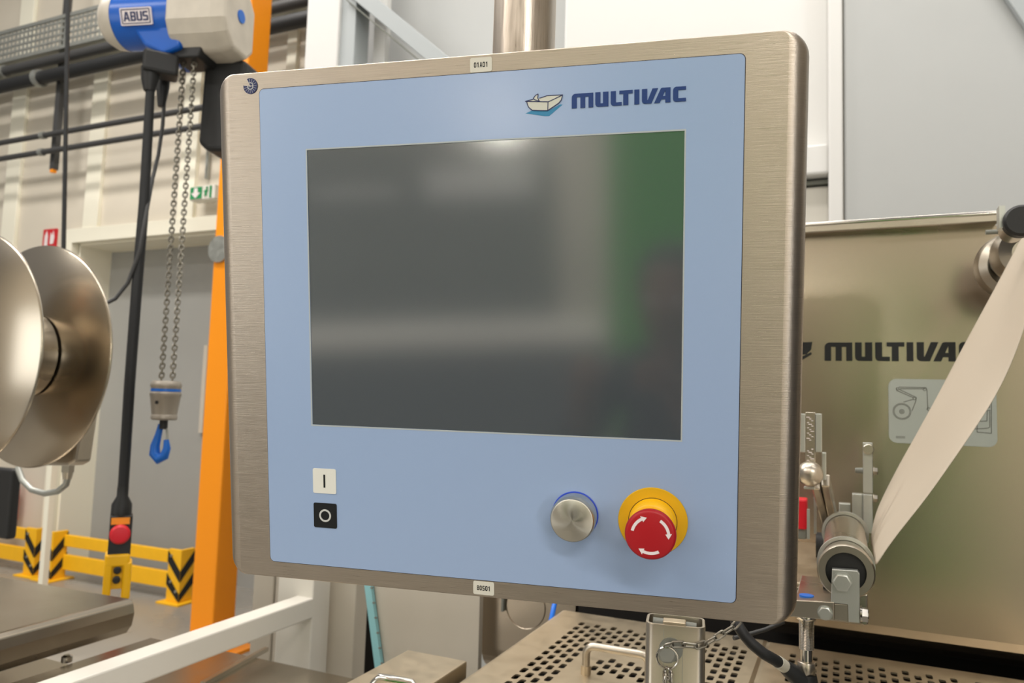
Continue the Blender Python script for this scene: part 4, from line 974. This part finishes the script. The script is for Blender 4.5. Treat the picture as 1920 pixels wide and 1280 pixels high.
# turned steel push knob
kn = V((*pl(1079, 963), 0))
mk = bpy.data.materials.new('turned_face'); mk.use_nodes = True; nt = mk.node_tree; b = nt.nodes['Principled BSDF']
b.inputs['Metallic'].default_value = 1; b.inputs['Base Color'].default_value = lin((196, 192, 180)); b.inputs['Roughness'].default_value = .34
b.inputs['Anisotropic'].default_value = .9
tg = nt.nodes.new('ShaderNodeTangent'); tg.direction_type = 'RADIAL'; tg.axis = 'Z'; nt.links.new(tg.outputs[0], b.inputs['Tangent'])
kb_ = MB().lathe([(.0178, .0020), (.0196, .0022), (.0196, .0150)], kn, zz_, 72).build('push_knob', m_polish, t, True); kb_['label'] = 'turned steel knob with blue ring'
MB().lathe([(.0190, .0010), (.0201, .0010), (.0203, .0018), (.0190, .0022)], kn, zz_, 64).build('knob_ring', m_ring, kb_, True)
kf = MB().lathe([(.0196, 0), (.0188, .0042), (.0183, .0052), (.0176, .0056), (.0, .0056)], V((0, 0, 0)), zz_, 96).build('knob_face', mk, kb_, True)
kf.location = kn + V((0, 0, .0150))

# ------------------------------------------------------------------ things behind the viewer, seen in the reflections, and added light helpers
tag(MB().bb((.10, -3.3, 0), (.85, -3.2, 2.7)).build('green_partition', m_green, bevel=.01), 'bright green partition wall standing behind the viewer', 'partition')
t = thing('work_counter', 'long grey counter with a bright steel top behind the viewer', 'counter', (-1.4, -3.3, 0))
MB().bb((-3.4, -3.6, 0), (.05, -3.05, .9)).build('counter_body', m_counter, t)
MB().bb((-3.45, -3.65, .9), (.06, -3.0, .96)).build('worktop', m_rail, t, bevel=.005)
tag(MB().bb((1.5, -.7, 0), (2.2, 1.5, 2.4)).build('dark_reflection_block', m_cable, bevel=.02), 'added dark block beyond the right side of the view, darkens reflections', 'cabinet')  # unseen, added to darken the panel's right edge and nearby faces
t = thing('packing_machine', 'grey cabinet machine with white display strip standing behind the counter', 'machine', (-1.4, -4.4, 0))
MB().bb((-2.6, -4.6, 0), (-.2, -4.0, 2.2)).build('cabinet', m_raild, t, bevel=.01)
MB().bb((-1.1, -4.0, 1.75), (-.35, -3.95, 1.95)).build('bright_panel', m_enclw, t)
MB().bb((-1.9, -4.0, 1.78), (-1.3, -3.96, 1.84)).build('bright_strip', m_enclw, t)
for i, (x, y, z, sx, sy, pw) in enumerate(LIGHTS):
    t = thing('ceiling_light', ['long luminaire above the left reels', 'long luminaire above the control panel', 'long luminaire right of the back plate', 'long luminaire behind the viewer at left', 'long luminaire behind the viewer in the middle', 'long luminaire behind the viewer at right', 'long luminaire close to the pipe wall', 'short low luminaire over the grey enclosure'][i], 'lamp', (x, y, z), 'ceiling luminaires out of view')
    MB().bb((x - sx / 2, y - sy / 2, z + .02), (x + sx / 2, y + sy / 2, z + .1)).build('lamp_housing', m_enclw, t)
    ld = bpy.data.lights.new('lamp', 'AREA'); ld.shape = 'RECTANGLE'; ld.size = sx; ld.size_y = sy; ld.energy = pw; ld.color = (1, .955, .90)
    lo = bpy.data.objects.new('lamp', ld); C.objects.link(lo); lo.location = (x, y, z); lo.parent = t; lo.matrix_parent_inverse = MW[t.name].inverted()

t = thing('wall_lamp', 'round bright lamp on the wall behind the viewer', 'lamp', (-.69, -5.95, 2.5))
MB().lathe([(.11, -.05), (.11, .0), (.10, .03), (0, .05)], (-.69, -5.95, 2.5), Y3, 24).build('lamp_shade', m_lamp, t)
t = thing('fill_panel', 'added fill light panel on the wall behind the viewer at left', 'fill light', (-4.6, -5.98, 2.2))  # unseen helper added to brighten the panel front from the left
MB().bb((-6.35, -6.0, .65), (-2.85, -5.97, .75)).bb((-6.35, -6.0, 3.65), (-2.85, -5.97, 3.75)).bb((-6.35, -6.0, .75), (-6.25, -5.97, 3.65)).bb((-2.95, -6.0, .75), (-2.85, -5.97, 3.65)).bb((-4.62, -6.0, .75), (-4.56, -5.97, 3.65)).build('fill_frame', m_enclw, t)
ld = bpy.data.lights.new('fill_light', 'AREA'); ld.shape = 'RECTANGLE'; ld.size = 3.3; ld.size_y = 2.9; ld.energy = 95; ld.color = (.93, .97, 1)
lo = bpy.data.objects.new('fill_light', ld); C.objects.link(lo); lo.location = (-4.6, -5.94, 2.2); lo.rotation_euler = (PI / 2, 0, 0); lo.parent = t; lo.matrix_parent_inverse = MW[t.name].inverted()
t = thing('fill_panel', 'added fill light panel on the right-hand wall behind the viewer', 'fill light', (5.98, -4.2, 1.9))  # second unseen helper, added to brighten the panel's lower right
MB().bb((5.97, -5.5, .85), (6.0, -2.9, .95)).bb((5.97, -5.5, 2.95), (6.0, -2.9, 3.05)).bb((5.97, -5.5, .95), (6.0, -5.4, 2.95)).bb((5.97, -3.0, .95), (6.0, -2.9, 2.95)).build('fill_frame', m_enclw, t)
ld = bpy.data.lights.new('fill_light', 'AREA'); ld.shape = 'RECTANGLE'; ld.size = 2; ld.size_y = 2.4; ld.energy = 260; ld.color = (.93, .97, 1)
lo = bpy.data.objects.new('fill_light', ld); C.objects.link(lo); lo.location = (5.94, -4.2, 1.95); lo.rotation_euler = (0, PI / 2, 0); lo.parent = t; lo.matrix_parent_inverse = MW[t.name].inverted()
# photographer holding the camera: seen only as a dark reflection
def skin_fig(name, verts, edges, rad, m, parent, lv=2):
    me = bpy.data.meshes.new(name); me.from_pydata([tuple(v) for v in verts], edges, []); o = bpy.data.objects.new(name, me); C.objects.link(o)
    sk = o.modifiers.new('skin', 'SKIN'); 
    for i, r_ in enumerate(rad): me.skin_vertices[0].data[i].radius = (r_, r_) if not isinstance(r_, tuple) else r_
    me.skin_vertices[0].data[0].use_root = True
    sb = o.modifiers.new('sub', 'SUBSURF'); sb.levels = lv; sb.render_levels = lv
    me.materials.append(m); attach(o, parent); return o
fwd = V((-.405, .911, 0)).normalized(); rt = V((fwd.y, -fwd.x, 0))
pb_ = V((.05, -.47, 0))
t = thing('person', 'person in dark clothes holding a camera up with both hands, behind the viewpoint', 'person', pb_)
def bp_(r_, f_, z): return pb_ + rt * r_ + fwd * f_ + V((0, 0, z))
vs = [bp_(0, 0, .92), bp_(0, 0, 1.10), bp_(0, .0, 1.28), bp_(0, 0, 1.40), bp_(0, .02, 1.47),
      bp_(-.17, 0, 1.36), bp_(-.24, .10, 1.18), bp_(-.13, .27, 1.32), bp_(.17, 0, 1.36), bp_(.24, .10, 1.18), bp_(.13, .27, 1.32),
      bp_(-.09, 0, .84), bp_(-.10, .02, .48), bp_(-.11, -.02, .08), bp_(-.11, .12, .04), bp_(.09, 0, .84), bp_(.10, .02, .48), bp_(.11, -.02, .08), bp_(.11, .12, .04)]
skin_fig('body', vs, [(0, 1), (1, 2), (2, 3), (3, 4), (3, 5), (5, 6), (6, 7), (3, 8), (8, 9), (9, 10), (0, 11), (11, 12), (12, 13), (13, 14), (0, 15), (15, 16), (16, 17), (17, 18)],
         [(.15, .11), (.135, .10), (.15, .11), (.10, .08), .055, .065, .048, .036, .065, .048, .036, .09, .062, .045, .04, .09, .062, .045, .04], m_cloth, t)
hd = bp_(0, .03, 1.575)
MB().lathe([(.03, -.115), (.05, -.10), (.066, -.06), (.076, 0), (.078, .04), (.066, .085), (.035, .112), (0, .12)], hd, Z3, 28).cyl(hd + V((0, 0, -.15)), hd + V((0, 0, -.08)), .05, 16) \
    .tube([hd + fwd * .07 + V((0, 0, .02)), hd + fwd * .095 + V((0, 0, -.02)), hd + fwd * .08 + V((0, 0, -.03))], [.008, .013, .01], 8).build('head', m_skin, t)
MB().lathe([(.084, -.01), (.086, .045), (.074, .095), (.04, .124), (0, .130)], hd - fwd * .012, Z3, 28, caps=False).build('hair', m_hair, t)
for s_ in (-1, 1):
    MB().lathe([(0, -.008), (.008, -.004), (.009, 0), (.008, .004), (0, .008)], hd + fwd * .072 + rt * s_ * .03 + V((0, 0, .01)), fwd, 12).build('eye', m_whiteink, t)
    h0 = bp_(s_ * .13, .27, 1.32); h1 = bp_(s_ * .085, .36, 1.50)
    hv = [h0, h0.lerp(h1, .5), h1]; he = [(0, 1), (1, 2)]; hr = [.03, .026, (.03, .018)]
    for k in range(4):
        kb = h1 + V((0, 0, .012 * (k - 1.5))) + fwd * .01; n0 = len(hv)
        hv += [kb - rt * s_ * .01 + fwd * .03, kb - rt * s_ * .03 + fwd * .05, kb - rt * s_ * .05 + fwd * .045]; he += [(2, n0), (n0, n0 + 1), (n0 + 1, n0 + 2)]; hr += [.009, .008, .007]
    n0 = len(hv); hv += [h1 - rt * s_ * .03 - V((0, 0, .02)), h1 - rt * s_ * .05 + V((0, 0, .0))]; he += [(1, n0), (n0, n0 + 1)]; hr += [.010, .008]
    skin_fig('hand', hv, he, hr, m_skin, t)
# curves and lettering become plain meshes
bpy.context.view_layer.update()
dg = bpy.context.evaluated_depsgraph_get()
for o in [o for o in bpy.data.objects if o.type in ('CURVE', 'FONT')]:
    me = bpy.data.meshes.new_from_object(o.evaluated_get(dg)); nm = o.name; o.name = 'old'
    me.name = nm; n = bpy.data.objects.new(nm, me); C.objects.link(n)
    n.parent = o.parent; n.matrix_parent_inverse = o.matrix_parent_inverse.copy(); n.matrix_basis = o.matrix_basis.copy()
    for k in o.keys():
        if k in ('label', 'category', 'group', 'kind'): n[k] = o[k]
    for c in list(o.children):
        inv = c.matrix_parent_inverse.copy(); bas = c.matrix_basis.copy(); c.parent = n; c.matrix_parent_inverse = inv; c.matrix_basis = bas
    o['dead'] = 1
for o in [o for o in bpy.data.objects if 'dead' in o]: bpy.data.objects.remove(o)
